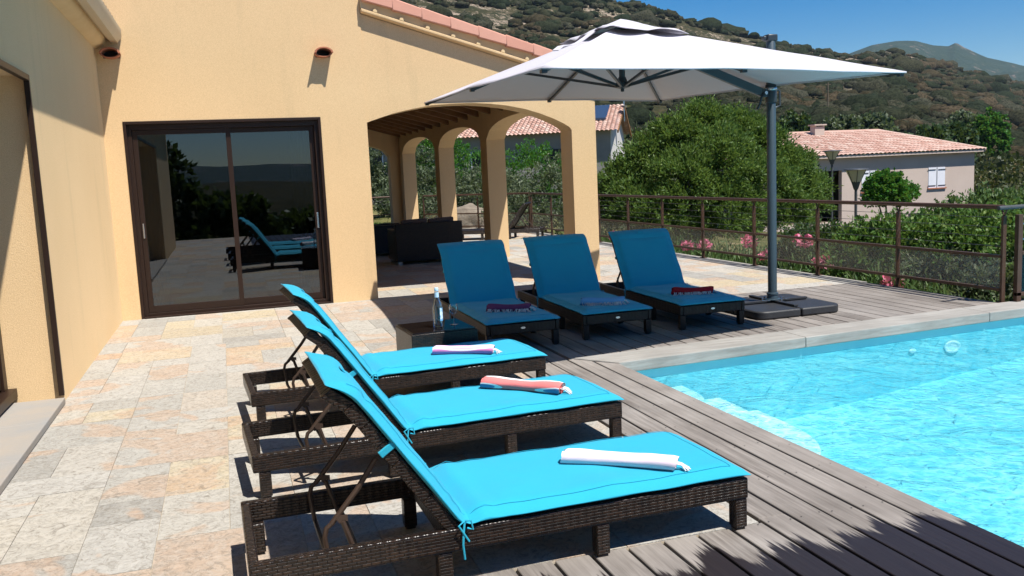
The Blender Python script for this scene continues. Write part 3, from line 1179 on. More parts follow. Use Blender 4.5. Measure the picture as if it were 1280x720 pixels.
def house():
    H = empty('house', (0, FY, 0))
    tag(H, 'yellow stucco villa with sliding glass doors and arched veranda', 'house')

    def B(mb, name, mat, parent=H, **k):
        o = mb.build(name, mat, parent, **k)
        if parent is H:
            o.location = (0, -FY, 0)
        return o
    # facade with the door opening x -1.06..1.25, z 0..2.38
    mb = MB()
    dx0, dx1, dz = -1.07, 1.255, 2.385
    T = .34
    mb.box((-1.285, FY, -.1), (dx0, FY + T, dz))
    mb.box((dx1, FY, -.1), (1.84, FY + T, dz))
    mb.box((-1.285, FY, dz), (1.84, FY + T, 6.2))
    mb.box((1.50, FY + T, -.1), (1.84, 24.85, 6.2))
    B(mb, 'main_wall', 'stucco')
    # left wing wall with an opening from y=3.0 to 7.47
    mb = MB()
    mb.box((-1.72, 7.47, -.1), (-1.285, FY + T, 3.54))
    mb.box((-1.72, 3.0, 2.45), (-1.285, 7.47, 3.54))
    mb.box((-1.72, -1.5, -.1), (-1.285, 3.0, 3.54))
    B(mb, 'wing_wall', 'stucco')
    # eaves cornice and gutter of the wing
    mb = MB()
    mb.prism([(-1.284, 3.23), (-1.20, 3.26), (-1.155, 3.32), (-1.15, 3.39), (-1.284, 3.39)], 'y', -1.5, FY - .003)
    B(mb, 'cornice', 'cornice', smooth=True)
    mb = MB()
    mb.prism([(-1.148, 3.34), (-1.10, 3.295), (-1.03, 3.295), (-.985, 3.36), (-.98, 3.45), (-1.0, 3.465), (-1.01, 3.45), (-1.148, 3.45)], 'y', -1.5, FY - .02)
    B(mb, 'gutter', 'gutter', smooth=True)
    # roof of the wing: rows of round tiles
    mb = MB()
    y = -1.4
    while y < FY - .15:
        for k in range(6):
            x = -1.03 - k * .34
            z = 3.49 + k * .085
            pts = []
            nseg = 8
            r = .085
            vs = []
            for s in (0, 1):
                for i in range(nseg + 1):
                    t = PI * i / nseg
                    vs.append((x - s * .38, y + r * math.cos(t) * (1 - .15 * s), z + s * .09 + r * .8 * math.sin(t)))
            fs = [(i, i + 1, nseg + 2 + i, nseg + 1 + i) for i in range(nseg)]
            mb.add(vs, fs)
        y += .2
    mb.box((-3.3, -1.45, 3.46), (-1.04, FY - .01, 3.472))
    B(mb, 'wing_roof', 'rooftile')
    # veranda front wall with flat arch
    top = lambda x: 3.66 - .30 * (x - 1.84)
    ar = [(1.842, 2.30), (1.98, 2.345), (2.2, 2.41), (2.45, 2.46), (2.7, 2.50), (2.96, 2.515), (3.25, 2.52), (3.5, 2.505), (3.75, 2.475), (4.0, 2.425),
          (4.2, 2.365), (4.4, 2.29), (4.55, 2.22), (4.64, 2.165), (4.67, 2.13)]
    mb = MB()
    poly = ar + [(4.67, -.1), (5.03, -.1), (5.03, top(5.03)), (1.842, top(1.842))]
    mb.prism(poly, 'y', FY + .014, FY + .45)
    B(mb, 'veranda_front_wall', 'stucco')
    # east arcade
    mb = MB()
    y0 = FY + .452
    poly = [(y0, 2.2)]
    spans = [(y0, 16.0), (16.42, 19.85), (20.27, 24.1)]
    poly = []
    for a, b in spans:
        poly += arch_pts(a, 2.18, b, 2.18, 2.52)
        if b < 24:
            poly += [(b, -.1), (b + .42, -.1)]
    poly += [(24.1, -.1), (24.9, -.1), (24.9, 3.05), (y0, 3.05)]
    mb.prism(poly, 'x', 4.68, 5.03)
    B(mb, 'arcade_wall', 'stucco')
    mb = MB()
    poly = arch_pts(1.842, 2.12, 4.40, 2.12, 2.50) + [(4.40, -.1), (4.678, -.1), (4.678, 2.95), (1.842, 3.6)]
    mb.prism(poly, 'y', 24.5, 24.88)
    B(mb, 'veranda_back_wall', 'stucco')
    # ceiling boards and rafters
    mb = MB()
    mb.hexa([(1.845, FY + .455, 3.60), (4.675, FY + .455, 2.80), (4.675, 24.49, 2.80), (1.845, 24.49, 3.60),
             (1.845, FY + .455, 3.64), (4.675, FY + .455, 2.84), (4.675, 24.49, 2.84), (1.845, 24.49, 3.64)])
    B(mb, 'ceiling', 'ceil')
    mb = MB()
    y = FY + .8
    while y < 24.4:
        mb.hexa([(1.846, y, 3.43), (4.674, y, 2.63), (4.674, y + .095, 2.63), (1.846, y + .095, 3.43),
                 (1.846, y, 3.597), (4.674, y, 2.797), (4.674, y + .095, 2.797), (1.846, y + .095, 3.597)])
        y += .78
    B(mb, 'rafters', 'wood')
    # veranda roof deck, verge trim and verge tiles
    rz = lambda x: 3.94 - .30 * (x - 1.84)
    mb = MB()
    mb.hexa([(1.843, FY - .04, rz(1.84) - .22), (5.42, FY - .04, rz(5.42) - .22), (5.42, 25.2, rz(5.42) - .22), (1.843, 25.2, rz(1.84) - .22),
             (1.843, FY - .04, rz(1.84) - .06), (5.42, FY - .04, rz(5.42) - .06), (5.42, 25.2, rz(5.42) - .06), (1.843, 25.2, rz(1.84) - .06)])
    rf = B(mb, 'veranda_roof', 'cornice')
    mb = MB()
    mb.hexa([(1.845, FY - .085, rz(1.845) - .262), (5.42, FY - .085, rz(5.42) - .262), (5.42, FY + .012, rz(5.42) - .275), (1.845, FY + .012, rz(1.845) - .275),
             (1.845, FY - .085, rz(1.845) - .225), (5.42, FY - .085, rz(5.42) - .225), (5.42, FY + .012, rz(5.42) - .2215), (1.845, FY + .012, rz(1.845) - .2215)])
    mb.build('moulding', 'stucco', rf, bevel=.008)
    x = 2.02   # small corbels under the verge
    while x < 5.4:
        mb = MB()
        mb.prism([(x - .028, rz(x - .028) - .2195), (x + .028, rz(x + .028) - .2195), (x + .022, rz(x) - .195), (x, rz(x) - .178), (x - .022, rz(x) - .19)], 'y', FY - .082, FY - .0405)
        mb.build('corbel', 'cornice', rf)
        x += .335
    mb = MB()
    x = 1.86
    while x < 5.35:
        L = .375
        x1 = min(x + L, 5.46)
        lift = .022
        y1, y2 = FY - .115, FY + .13
        # slightly tapered L-shaped verge tile, each lapping over the next
        a, b = rz(x) + lift, rz(x1) + lift
        mb.hexa([(x, y1, a - .155), (x1 + .03, y1 + .006, b - .135 - .009), (x1 + .03, y2, b - .135), (x, y2, a - .155),
                 (x, y1, a), (x1 + .03, y1 + .006, b - .022), (x1 + .03, y2, b - .022), (x, y2, a)])
        x += L
    o = mb.build('verge_tiles', 'terra', rf, bevel=.012, smooth=True)
    mb = MB()
    y = FY + .25
    while y < 25:
        for k in range(9):
            x = 1.9 + k * .39
            vs = []
            for s in (0, 1):
                for i in range(9):
                    t = PI * i / 8
                    vs.append((x + s * .42, y + .085 * math.cos(t), rz(x + s * .42) + (1 - s) * .02 + .07 * math.sin(t)))
            mb.add(vs, [(i, i + 1, 10 + i, 9 + i) for i in range(8)])
        y += .2
    mb.build('round_tiles', 'rooftile', rf, smooth=True)

    # sliding door
    D = MB()
    fy = FY + .06
    D.box((dx0 + .002, fy, .0), (dx0 + .085, fy + .12, dz - .002))
    D.box((dx1 - .085, fy, .0), (dx1 - .002, fy + .12, dz - .002))
    D.box((dx0 + .085, fy, dz - .10), (dx1 - .085, fy + .12, dz - .002))
    D.box((dx0 + .085, fy, .0), (dx1 - .085, fy + .12, .055))
    # outer sheet metal trim round the opening
    D.box((dx0 + .001, FY - .008, 0), (dx0 + .035, fy - .001, dz - .001))
    D.box((dx1 - .035, FY - .008, 0), (dx1 - .001, fy - .001, dz - .001))
    D.box((dx0 + .035, FY - .008, dz - .035), (dx1 - .035, fy - .001, dz - .001))
    D.box((dx0 + .035, FY - .02, .001), (dx1 - .035, fy - .001, .02))
    door = B(D, 'sliding_door', 'frame', bevel=.003)
    xm = .115
    for (a, b, yy) in ((dx0 + .087, xm + .035, fy + .018), (xm - .035, dx1 - .087, fy + .066)):
        S = MB()
        z0, z1 = .057, dz - .102
        wd = .058
        S.box((a, yy, z0), (a + wd, yy + .04, z1))
        S.box((b - wd, yy, z0), (b, yy + .04, z1))
        S.box((a + wd, yy, z0), (b - wd, yy + .04, z0 + .085))
        S.box((a + wd, yy, z1 - wd), (b - wd, yy + .04, z1))
        S.build('sash', 'frame', door, bevel=.003)
        G = MB()
        G.box((a + wd - .004, yy + .016, z0 + .081), (b - wd + .004, yy + .022, z1 - wd + .004))
        G.build('pane', 'glass', door)
    hb = MB()
    hb.box((dx0 + .105, fy + .004, .98), (dx0 + .125, fy + .017, 1.16))
    hb.build('handle', 'chrome', door, bevel=.003)
    hb = MB()
    hb.box((dx1 - .125, fy + .050, .98), (dx1 - .10, fy + .065, 1.18))
    hb.build('handle', 'chrome', door, bevel=.003)
    # room behind it
    mb = MB()
    mb.box((-1.28, 16.5, 0), (1.48, 16.6, 2.7))
    mb.box((-1.40, FY + T + .01, 0), (-1.285, 16.5, 2.7))
    mb.box((1.482, FY + T + .01, 0), (1.495, 16.5, 2.7))
    mb.box((-1.28, FY + T + .01, 2.7), (1.48, 16.6, 2.75))
    B(mb, 'room_walls', 'interior')
    mb = MB()
    mb.box((-1.28, FY + .19, -.05), (1.48, 16.5, -.002))
    B(mb, 'room_floor', 'floorin')
    mb = MB()
    mb.grid(lambda u, v: (-.93 + .20 * u, FY + .42 + .035 * math.sin(u * 30), .03 + 2.4 * v), 40, 2)
    B(mb, 'curtain', 'curtain', smooth=True)
    mb = MB()
    mb.grid(lambda u, v: (.86 + .22 * u, FY + .42 + .03 * math.sin(u * 34), .03 + 2.4 * v), 40, 2)
    B(mb, 'curtain', 'curtain', smooth=True)

    # wing opening: roller track, window frame, threshold
    W = MB()
    W.box((-1.31, 7.395, .06), (-1.272, 7.420, 2.45))
    W.box((-1.31, 7.432, .06), (-1.279, 7.468, 2.45))
    W.box((-1.31, 3.02, 2.405), (-1.272, 7.394, 2.449))
    B(W, 'shutter_track', 'frame', bevel=.003)
    W = MB()
    W.box((-1.74, 7.36, .10), (-1.66, 7.465, 2.44))
    W.box((-1.74, 3.01, .07), (-1.60, 7.465, .14))
    W.box((-1.74, 3.01, 2.36), (-1.66, 7.36, 2.44))
    W.box((-1.74, 3.01, .14), (-1.66, 3.1, 2.36))
    wd = B(W, 'wing_door', 'frame', bevel=.004)
    W = MB()
    W.box((-1.725, 7.27, .16), (-1.68, 7.358, 2.34))
    W.box((-1.725, 5.2, .16), (-1.68, 7.27, .27))
    W.box((-1.725, 5.2, 2.26), (-1.68, 7.27, 2.34))
    W.build('sash', 'frame', wd, bevel=.003)
    W = MB()
    W.box((-1.706, 3.1, .14), (-1.70, 7.27, 2.34))
    W.build('pane', 'glass', wd)
    W = MB()
    W.grid(lambda u, v: (-1.86 - .02 * math.sin(u * 60), 6.3 + .95 * u, .1 + 2.25 * v), 60, 2)
    B(W, 'curtain', 'curtain', smooth=True)
    mb = MB()
    mb.box((-4.5, 3.0, -.02), (-1.76, 7.46, -.002))
    mb.box((-4.5, 2.9, 0), (-4.4, 7.6, 2.7))
    mb.box((-4.4, 7.47, 0), (-1.76, 7.55, 2.7))
    mb.box((-4.4, 2.9, 0), (-1.76, 2.99, 2.7))
    mb.box((-4.4, 2.9, 2.7), (-1.76, 7.55, 2.75))
    B(mb, 'wing_room', 'interior')
    mb = MB()
    y = 3.0
    while y < 7.3:
        y2 = min(y + .9, 7.36)
        mb.box((-1.66, y + .002, .004), (-1.262, y2 - .002, .052))
        y = y2
    B(mb, 'threshold', 'slab', bevel=.006)
    # clay spouts
    for (x, z) in ((1.335, 3.155), (-1.115, 3.155)):
        mb = MB()
        n = 12
        for sgn, r1 in ((1, .085),):
            vs, fs = [], []
            for s, (yy, rr) in enumerate(((FY + .02, .105), (FY - .19, .115))):
                for q in (1.0, .80):
                    for i in range(n + 1):
                        t = PI * i / n
                        vs.append((x + rr * q * math.cos(t), yy, z + rr * q * .62 * math.sin(t)))
            m_ = n + 1
            for i in range(n):
                fs += [(i, i + 1, 2 * m_ + i + 1, 2 * m_ + i), (m_ + i, m_ + i + 1, 3 * m_ + i + 1, 3 * m_ + i), (2 * m_ + i, 2 * m_ + i + 1, 3 * m_ + i + 1, 3 * m_ + i)]
            mb.add(vs, fs)
            # lower trough
            vs, fs = [], []
            for s, (yy, rr) in enumerate(((FY + .02, .100), (FY - .15, .108))):
                for q in (1.0, .80):
                    for i in range(n + 1):
                        t = -PI * i / n
                        vs.append((x + rr * q * math.cos(t), yy, z + .002 + rr * q * .45 * math.sin(t)))
            for i in range(n):
                fs += [(i, i + 1, 2 * m_ + i + 1, 2 * m_ + i), (m_ + i, m_ + i + 1, 3 * m_ + i + 1, 3 * m_ + i), (2 * m_ + i, 2 * m_ + i + 1, 3 * m_ + i + 1, 3 * m_ + i)]
            mb.add(vs, fs)
        B(mb, 'clay_spout', 'spout', smooth=True)
        mb = MB()
        mb.box((x - .09, FY - .002, z - .035), (x + .09, FY + .0, z + .055))
        B(mb, 'spout_opening', 'hole')


house()


# ------------------------------------------------------------------ loungers
LL, LW, LH = 2.09, .70, .235


def make_lounger(with_cushion=True):
    """root at the middle of the footprint; x runs from the head (-) to the foot (+)"""
    root = empty('sun_lounger')
    ox, oy = -LL / 2, -LW / 2

    def T(mb):
        mb.v = [(x + ox, y + oy, z) for x, y, z in mb.v]
        return mb
    rt_, th = .038, .092      # rail thickness / height
    mb = MB()
    mb.box((0, 0, LH - th), (LL, rt_, LH))
    mb.box((0, LW - rt_, LH - th), (LL, LW, LH))
    mb.box((0, rt_ + .001, LH - th), (rt_, LW - rt_ - .001, LH - .002))
    mb.box((LL - rt_, rt_ + .001, LH - th), (LL, LW - rt_ - .001, LH - .002))
    mb.box((.74, rt_ + .001, LH - th + .01), (.79, LW - rt_ - .001, LH - .012))
    T(mb).build('frame', 'rattan', root, bevel=.007, smooth=True)
    for x in (.03, .70, 1.37, LL - .062):
        for y in (.004, LW - .062):
            m = MB()
            s = .058
            m.box((x - .0, y, 0.012), (x + s, y + s, LH - th - .001))
            m.box((x + .006, y + .006, 0), (x + s - .006, y + s - .006, .012))
            T(m).build('leg', 'rattan', root, bevel=.005, smooth=True)
    # seat deck between the rails
    mb = MB()
    mb.box((.80, rt_ + .004, LH - .035), (LL - rt_ - .002, LW - rt_ - .004, LH - .012))
    T(mb).build('seat_panel', 'rattan', root)
    # backrest: line from hinge to top
    hx, hz, tx, tz = .80, LH - .005, .365, .86
    d = Vector((tx - hx, 0, tz - hz))
    L = d.length
    d.normalize()
    nrm = Vector((d.z, 0, -d.x))          # towards the sitter (+x, up)

    def bp(s, y, n):
        q = Vector((hx, 0, hz)) + d * s + nrm * n
        # the top rolls back a little
        if s > L * .84:
            q -= nrm * (s - L * .84) ** 2 * 2.0
        return Vector((q.x, y, q.z))
    mb = MB()
    for y in (0.008, LW - .053):
        n = 8
        for k in range(n):
            s0, s1 = L * k / n, L * (k + 1) / n
            mb.hexa([bp(s0, y, -.05), bp(s0, y + .045, -.05), bp(s1, y + .045, -.05), bp(s1, y, -.05),
                     bp(s0, y, 0), bp(s0, y + .045, 0), bp(s1, y + .045, 0), bp(s1, y, 0)])
    mb.hexa([bp(L - .045, .054, -.048), bp(L - .045, LW - .054, -.048), bp(L, LW - .054, -.048), bp(L, .054, -.048),
             bp(L - .045, .054, -.001), bp(L - .045, LW - .054, -.001), bp(L, LW - .054, -.001), bp(L, .054, -.001)])
    n = 6
    for k in range(n):
        s0, s1 = (L - .05) * k / n, (L - .05) * (k + 1) / n
        mb.hexa([bp(s0, .054, -.03), bp(s0, LW - .054, -.03), bp(s1, LW - .054, -.03), bp(s1, .054, -.03),
                 bp(s0, .054, -.012), bp(s0, LW - .054, -.012), bp(s1, LW - .054, -.012), bp(s1, .054, -.012)])
    T(mb).build('backrest', 'rattan', root, bevel=.004, smooth=True)
    # supports
    for y in (.10, LW - .10):
        a = MB()
        a.tube([(.50, y, .53), (.42, y, .42), (.315, y, .30)], .011, 8)
        a.tube([(.315, y, .30), (.295, y, .285), (.285, y, .25), (.30, y, .13)], .010, 8)
        T(a).build('support_arm', 'strut', root, smooth=True)
        a = MB()
        a.prism([(.345, .335), (.33, .32), (.345, .30), (.36, .315), (.375, .305), (.375, .33)], 'y', y - .017, y - .012)
        a.tube([(.355, y - .015, .31), (.40, y - .015, .16)], .010, 8)
        T(a).build('ratchet', 'strut', root, smooth=True)
    a = MB()
    a.tube([(.415, rt_, .15), (.415, LW - rt_, .15)], .011, 8)
    a.tube([(.30, .10, .13), (.30, LW - .10, .13)], .010, 8)
    T(a).build('brace', 'strut', root, smooth=True)
    # badge on the foot end
    b = MB()
    n = 14
    pts = [(.35 + .022 * math.cos(2 * PI * i / n), LH - .046 + .010 * math.sin(2 * PI * i / n)) for i in range(n)]
    b.prism(pts, 'x', LL + .0005, LL + .003)
    T(b).build('badge', 'chrome', root)
    if with_cushion:
        cw0, cw1 = -.012, LW + .012
        prof = []
        nb = 26
        for k in range(nb + 1):           # backrest part, from the top down
            s = (L + .03) * (1 - k / nb)
            prof.append((bp(s, 0, .002), nrm, s / L))
        ns = 34
        seat0 = Vector((hx + .035, 0, LH + .012))
        prof = prof[:-1]
        for k in range(ns + 1):
            x = seat0.x + (LL + .02 - seat0.x) * k / ns
            prof.append((Vector((x, 0, LH + .006)), Vector((0, 0, 1)), -k / ns))
        m = len(prof)
        ny = 22

        def wob(i, v, sgn):
            fold = math.exp(-((i - nb) / 3.2) ** 2)
            return 0.0060 * noise.noise(Vector((i * .20, v * 3.0, 2))) + .0020 * noise.noise(Vector((i * .5, v * 8, 7))) + fold * .010 * math.sin(i * 2.1 + 1.5 * noise.noise(Vector((v * 3, 0, 1))))
        top, bot = [], []
        for i, (p, nn, tt) in enumerate(prof):
            thk = .047
            e = min(i, m - 1 - i)
            if e < 3:
                thk *= (.30, .68, .9)[e]
            if abs(i - (nb - .5)) < 1.2:
                thk *= .55
            # head roll seam
            if tt > 0 and abs(tt - .84) < .02:
                thk *= .72
            for j in range(ny + 1):
                v = j / ny
                ed = min(v, 1 - v) * ny
                k_ = (.05 if ed < .5 else (.16 if ed < 1.5 else (.82 if ed < 2.5 else 1.0)))
                yy = cw0 + (cw1 - cw0) * v
                # the outline waves a little
                side = (1 if v > .5 else -1) * (.0015 * math.sin(i * .8) + .007 * noise.noise(Vector((i * .23, 0, 5 * (v > .5))))) * (1 if ed < 1.5 else 0)
                q = p + nn * (thk * (.35 + .65 * k_) + wob(i, v, 1) * 1.2)
                if ed < .5:
                    q = p + nn * (thk * .42 + wob(i, v, 1))
                top.append((q.x, yy + side, q.z))
                q2 = p + nn * (.002 if ed >= .5 else thk * .22)
                bot.append((q2.x, yy + side, q2.z))
        mb = MB()
        W_ = ny + 1
        vs = top + bot
        o2 = len(top)
        fs = []
        for i in range(m - 1):
            for j in range(ny):
                a_, b_, c_, d_ = i * W_ + j, i * W_ + j + 1, (i + 1) * W_ + j + 1, (i + 1) * W_ + j
                fs.append((a_, b_, c_, d_))
                fs.append((o2 + a_, o2 + d_, o2 + c_, o2 + b_))
            fs.append((i * W_, (i + 1) * W_, o2 + (i + 1) * W_, o2 + i * W_))
            fs.append((i * W_ + ny, o2 + i * W_ + ny, o2 + (i + 1) * W_ + ny, (i + 1) * W_ + ny))
        for j in range(ny):
            fs.append((j, o2 + j, o2 + j + 1, j + 1))
            z = (m - 1) * W_
            fs.append((z + j, z + j + 1, o2 + z + j + 1, o2 + z + j))
        mb.add(vs, fs)
        cu = T(mb).build('cushion', 'cushion', root, smooth=True, subsurf=1)
        cu.data.attributes  # keep
        for jj in (2, ny - 2):        # stitched seam along both long edges
            mb = MB()
            mb.tube([Vector(top[i * W_ + jj]) + prof[i][1] * .0008 for i in range(2, m - 2)], .0011, 5)
            T(mb).build('seam', 'piping', cu, smooth=True)
        mb = MB()
        mb.tube([Vector(top[(m - 3) * W_ + j]) + Vector((0, 0, .0008)) for j in range(2, ny - 1)], .0011, 5)
        T(mb).build('seam', 'piping', cu, smooth=True)
        # stitched label patch near the head
        mb = MB()
        c0 = bp(L * .93, LW / 2, .052)
        ux = d * .012
        mb.hexa([c0 - ux + Vector((0, -.035, 0)) - nrm * .006, c0 - ux + Vector((0, .035, 0)) - nrm * .006, c0 + ux + Vector((0, .035, 0)) - nrm * .006, c0 + ux + Vector((0, -.035, 0)) - nrm * .006,
                 c0 - ux + Vector((0, -.035, 0)), c0 - ux + Vector((0, .035, 0)), c0 + ux + Vector((0, .035, 0)), c0 + ux + Vector((0, -.035, 0))])
        T(mb).build('handle_slot', 'piping', cu, bevel=.003)
        # ties at the fold and strap over the back
        for y, sg in ((-.006, -1), (LW + .006, 1)):
            mb = MB()
            mb.tube([(hx + .01, y, LH + .03), (hx + .0, y + sg * .012, LH - .01), (hx - .005, y + sg * .014, LH - .06), (hx + .0, y + sg * .012, LH - .12)], .0045, 6)
            mb.tube([(hx + .01, y, LH + .03), (hx + .03, y + sg * .02, LH + .035), (hx + .035, y + sg * .022, LH + .0), (hx + .015, y + sg * .014, LH + .005)], .004, 6)
            mb.tube([(hx + .01, y, LH + .03), (hx - .02, y + sg * .018, LH + .02), (hx + .02, y + sg * .014, LH - .05)], .004, 6)
            T(mb).build('tie', 'cushion', cu, smooth=True)
            mb = MB()
            s0, s1 = L * .57, L * .605
            y0_, y1_ = (y + .004, y + .034) if sg < 0 else (y - .034, y - .004)
            mb.hexa([bp(s0, y0_, -.054), bp(s0, y1_, -.054), bp(s1, y1_, -.054), bp(s1, y0_, -.054),
                     bp(s0, y0_, .012), bp(s0, y1_, .012), bp(s1, y1_, .012), bp(s1, y0_, .012)])
            T(mb).build('strap', 'cushion', cu, bevel=.003)
    return root


LG = 'turquoise cushioned loungers around the pool'
proto = make_lounger()
places = [((1.015, 3.60), R(1.2), 'lounger nearest the camera, sunlit turquoise cushion, pale pink towel on it'),
          ((1.055, 4.97), R(3.0), 'sunlit lounger in the middle of the left row, coral and blue towel on it'),
          ((1.09, 6.37), R(3.0), 'sunlit lounger farthest back in the left row, magenta and white towel on it'),
          ((2.49, 8.64), R(-90.3), 'shaded lounger beside the wicker side table, dark purple towel on it'),
          ((3.46, 8.68), R(-91.2), 'shaded lounger in the middle of the back row, light blue towel on it'),
          ((4.47, 8.66), R(-91.8), 'shaded lounger next to the parasol base, dark red towel on it')]
LOUNGERS = []
for i, ((x, y), a, lab) in enumerate(places):
    o = proto if i == 0 else copy_tree(proto)
    o.location = (x, y, 0)
    o.rotation_euler = (0, 0, a)
    tag(o, lab, 'sun lounger', LG)
    LOUNGERS.append(o)
bare = make_lounger(False)
bare.location = (6.25, 20.6, 0)
bare.rotation_euler = (0, 0, R(150))
tag(bare, 'bare dark wicker lounger without cushion behind the veranda columns', 'sun lounger')


# ------------------------------------------------------------------ towels
def towel(p0, p1, cols, lab, z, rad=.036, stripes=None, fr_side=1, flat=.85):
    """rolled towel lying from p0 to p1"""
    p0, p1 = Vector((*p0, z)), Vector((*p1, z))
    ax = (p1 - p0)
    L = ax.length
    ang = math.atan2(ax.y, ax.x)
    root = empty('rolled_towel', (p0 + p1) / 2, ang)
    tag(root, lab, 'towel', 'rolled fouta towels on the loungers')
    M = Mat('towel_cloth', cols[0], .9, .15)
    # stripes run round the rolled layers: by height on the roll and bands along it
    tc = M.n('ShaderNodeTexCoord')
    sx = M.n('ShaderNodeSeparateXYZ')
    M.l(tc.outputs['Object'], sx.inputs[0])
    f = M.math('DIVIDE', M.math('ADD', M.math('MULTIPLY', sx.outputs[1], -fr_side * 1.0), M.math('ADD', M.math('MULTIPLY', sx.outputs[2], -.6), .045)), .09)
    f = M.math('ADD', f, M.math('MULTIPLY', M.noise(6, 2), .10))
    c = M.ramp(f, stripes, 'CONSTANT') if stripes else M.mix(M.noise(9), cols[0], tuple(x * .8 for x in cols[0]))
    M.col(c)
    M.bump(M.math('ADD', M.noise(300, 2), M.math('MULTIPLY', M.noise(16, 3), 2)), .35, .004)
    seg, rings = 26, 26
    mb = MB()
    vs, fs = [], []
    for i in range(rings + 1):
        u = i / rings
        x = (u - .5) * L
        rr = rad * (1 + .06 * math.sin(u * 7 + 1) + .05 * noise.noise(Vector((u * 5, p0.x * 3, 0)))) * (.93 if i in (0, rings) else 1)
        bend = .014 * math.sin(u * PI) * (1 if fr_side > 0 else -1)
        for k in range(seg):
            t = 2 * PI * k / seg
            r2 = rr * (1 + .05 * noise.noise(Vector((math.cos(t) * 1.5, math.sin(t) * 1.5, u * 4 + p0.y))))
            vs.append((x + (.01 * math.sin(t) if i in (0, rings) else 0), 1.12 * r2 * math.cos(t) + bend, max(.0, flat * r2 * (1 + math.sin(t)))))
    for i in range(rings):
        for k in range(seg):
            fs.append((i * seg + k, i * seg + (k + 1) % seg, (i + 1) * seg + (k + 1) % seg, (i + 1) * seg + k))
    mb.add(vs, fs)
    # spiral layers visible at the ends
    for e in (-1, 1):
        prev = None
        vs, fs = [], []
        n = 44
        for i in range(n + 1):
            t = i / n
            a = t * 3.2 * 2 * PI
            r = rad * (.14 + .80 * t)
            for q in (0, 1):
                vs.append((e * (L / 2 - .001 - q * .03 + .004 * math.sin(a)), 1.1 * r * math.cos(a), flat * (rad + r * math.sin(a)) + .001))
        for i in range(n):
            fs.append((2 * i, 2 * i + 1, 2 * i + 3, 2 * i + 2))
        mb.add(vs, fs)
    mb.build('cloth_roll', M.m, root, smooth=True)
    fr = MB()
    n = 70
    for i in range(n):
        x = (random.uniform(-.47, .48)) * L
        y0 = fr_side * rad * 1.05
        ln = random.uniform(.025, .06)
        a = random.uniform(-.9, .9)
        fr.tube([(x, y0 * .92, rad * .9), (x + .3 * ln * a, y0 + fr_side * ln * .5, rad * .55 * random.uniform(.5, 1)), (x + ln * a, y0 + fr_side * ln, .004)], .0026, 4, False)
    for i in range(9):
        y0 = random.uniform(-.5, .9) * rad
        fr.tube([(L / 2 - .02, y0, rad), (L / 2 + .02, y0 + .01, rad * .7), (L / 2 + random.uniform(.03, .06), y0 + random.uniform(-.02, .03), .004)], .0028, 4, False)
    fr.build('fringe', F_FR, root)
    return root


F_FR = cloth('white_fringe', (.62, .60, .60))
TZ = LH + .05
coral, dblue, wht, pk = (.80, .20, .19), (.10, .20, .36), (.72, .70, .72), (.72, .57, .64)
towel((1.36, 3.66), (1.77, 3.36), [pk], 'pale pink rolled towel with white fringe on the nearest lounger', TZ, .037,
      [(0, (.72, .60, .66)), (.16, (.80, .66, .70)), (.3, (.70, .56, .63)), (.42, (.74, .60, .67)), (.9, (.35, .33, .45))])
towel((1.43, 5.20), (1.80, 4.82), [coral], 'coral pink rolled towel with blue underside on the middle left lounger', TZ, .042,
      [(0, wht), (.12, coral), (.74, (.75, .72, .72)), (.80, dblue)])
towel((1.38, 6.36), (1.78, 6.16), [pk], 'magenta and white striped rolled towel on the farthest left lounger', TZ, .038,
      [(0, (.72, .40, .60)), (.14, (.80, .68, .74)), (.40, (.74, .34, .56)), (.50, (.82, .70, .76)), (.64, (.68, .22, .46)), (.90, (.24, .16, .38))])
towel((2.30, 8.10), (2.66, 7.90), [(.17, .05, .13)], 'dark purple rolled towel with white fringe on the lounger by the side table', TZ, .042, None, -1)
towel((3.20, 7.96), (3.58, 7.80), [(.14, .36, .62)], 'light blue rolled towel with white fringe on the middle back lounger', TZ, .042, None, -1)
towel((4.24, 8.07), (4.62, 7.93), [(.36, .018, .026)], 'dark red rolled towel with white fringe on the lounger by the parasol', TZ, .042, None, -1)


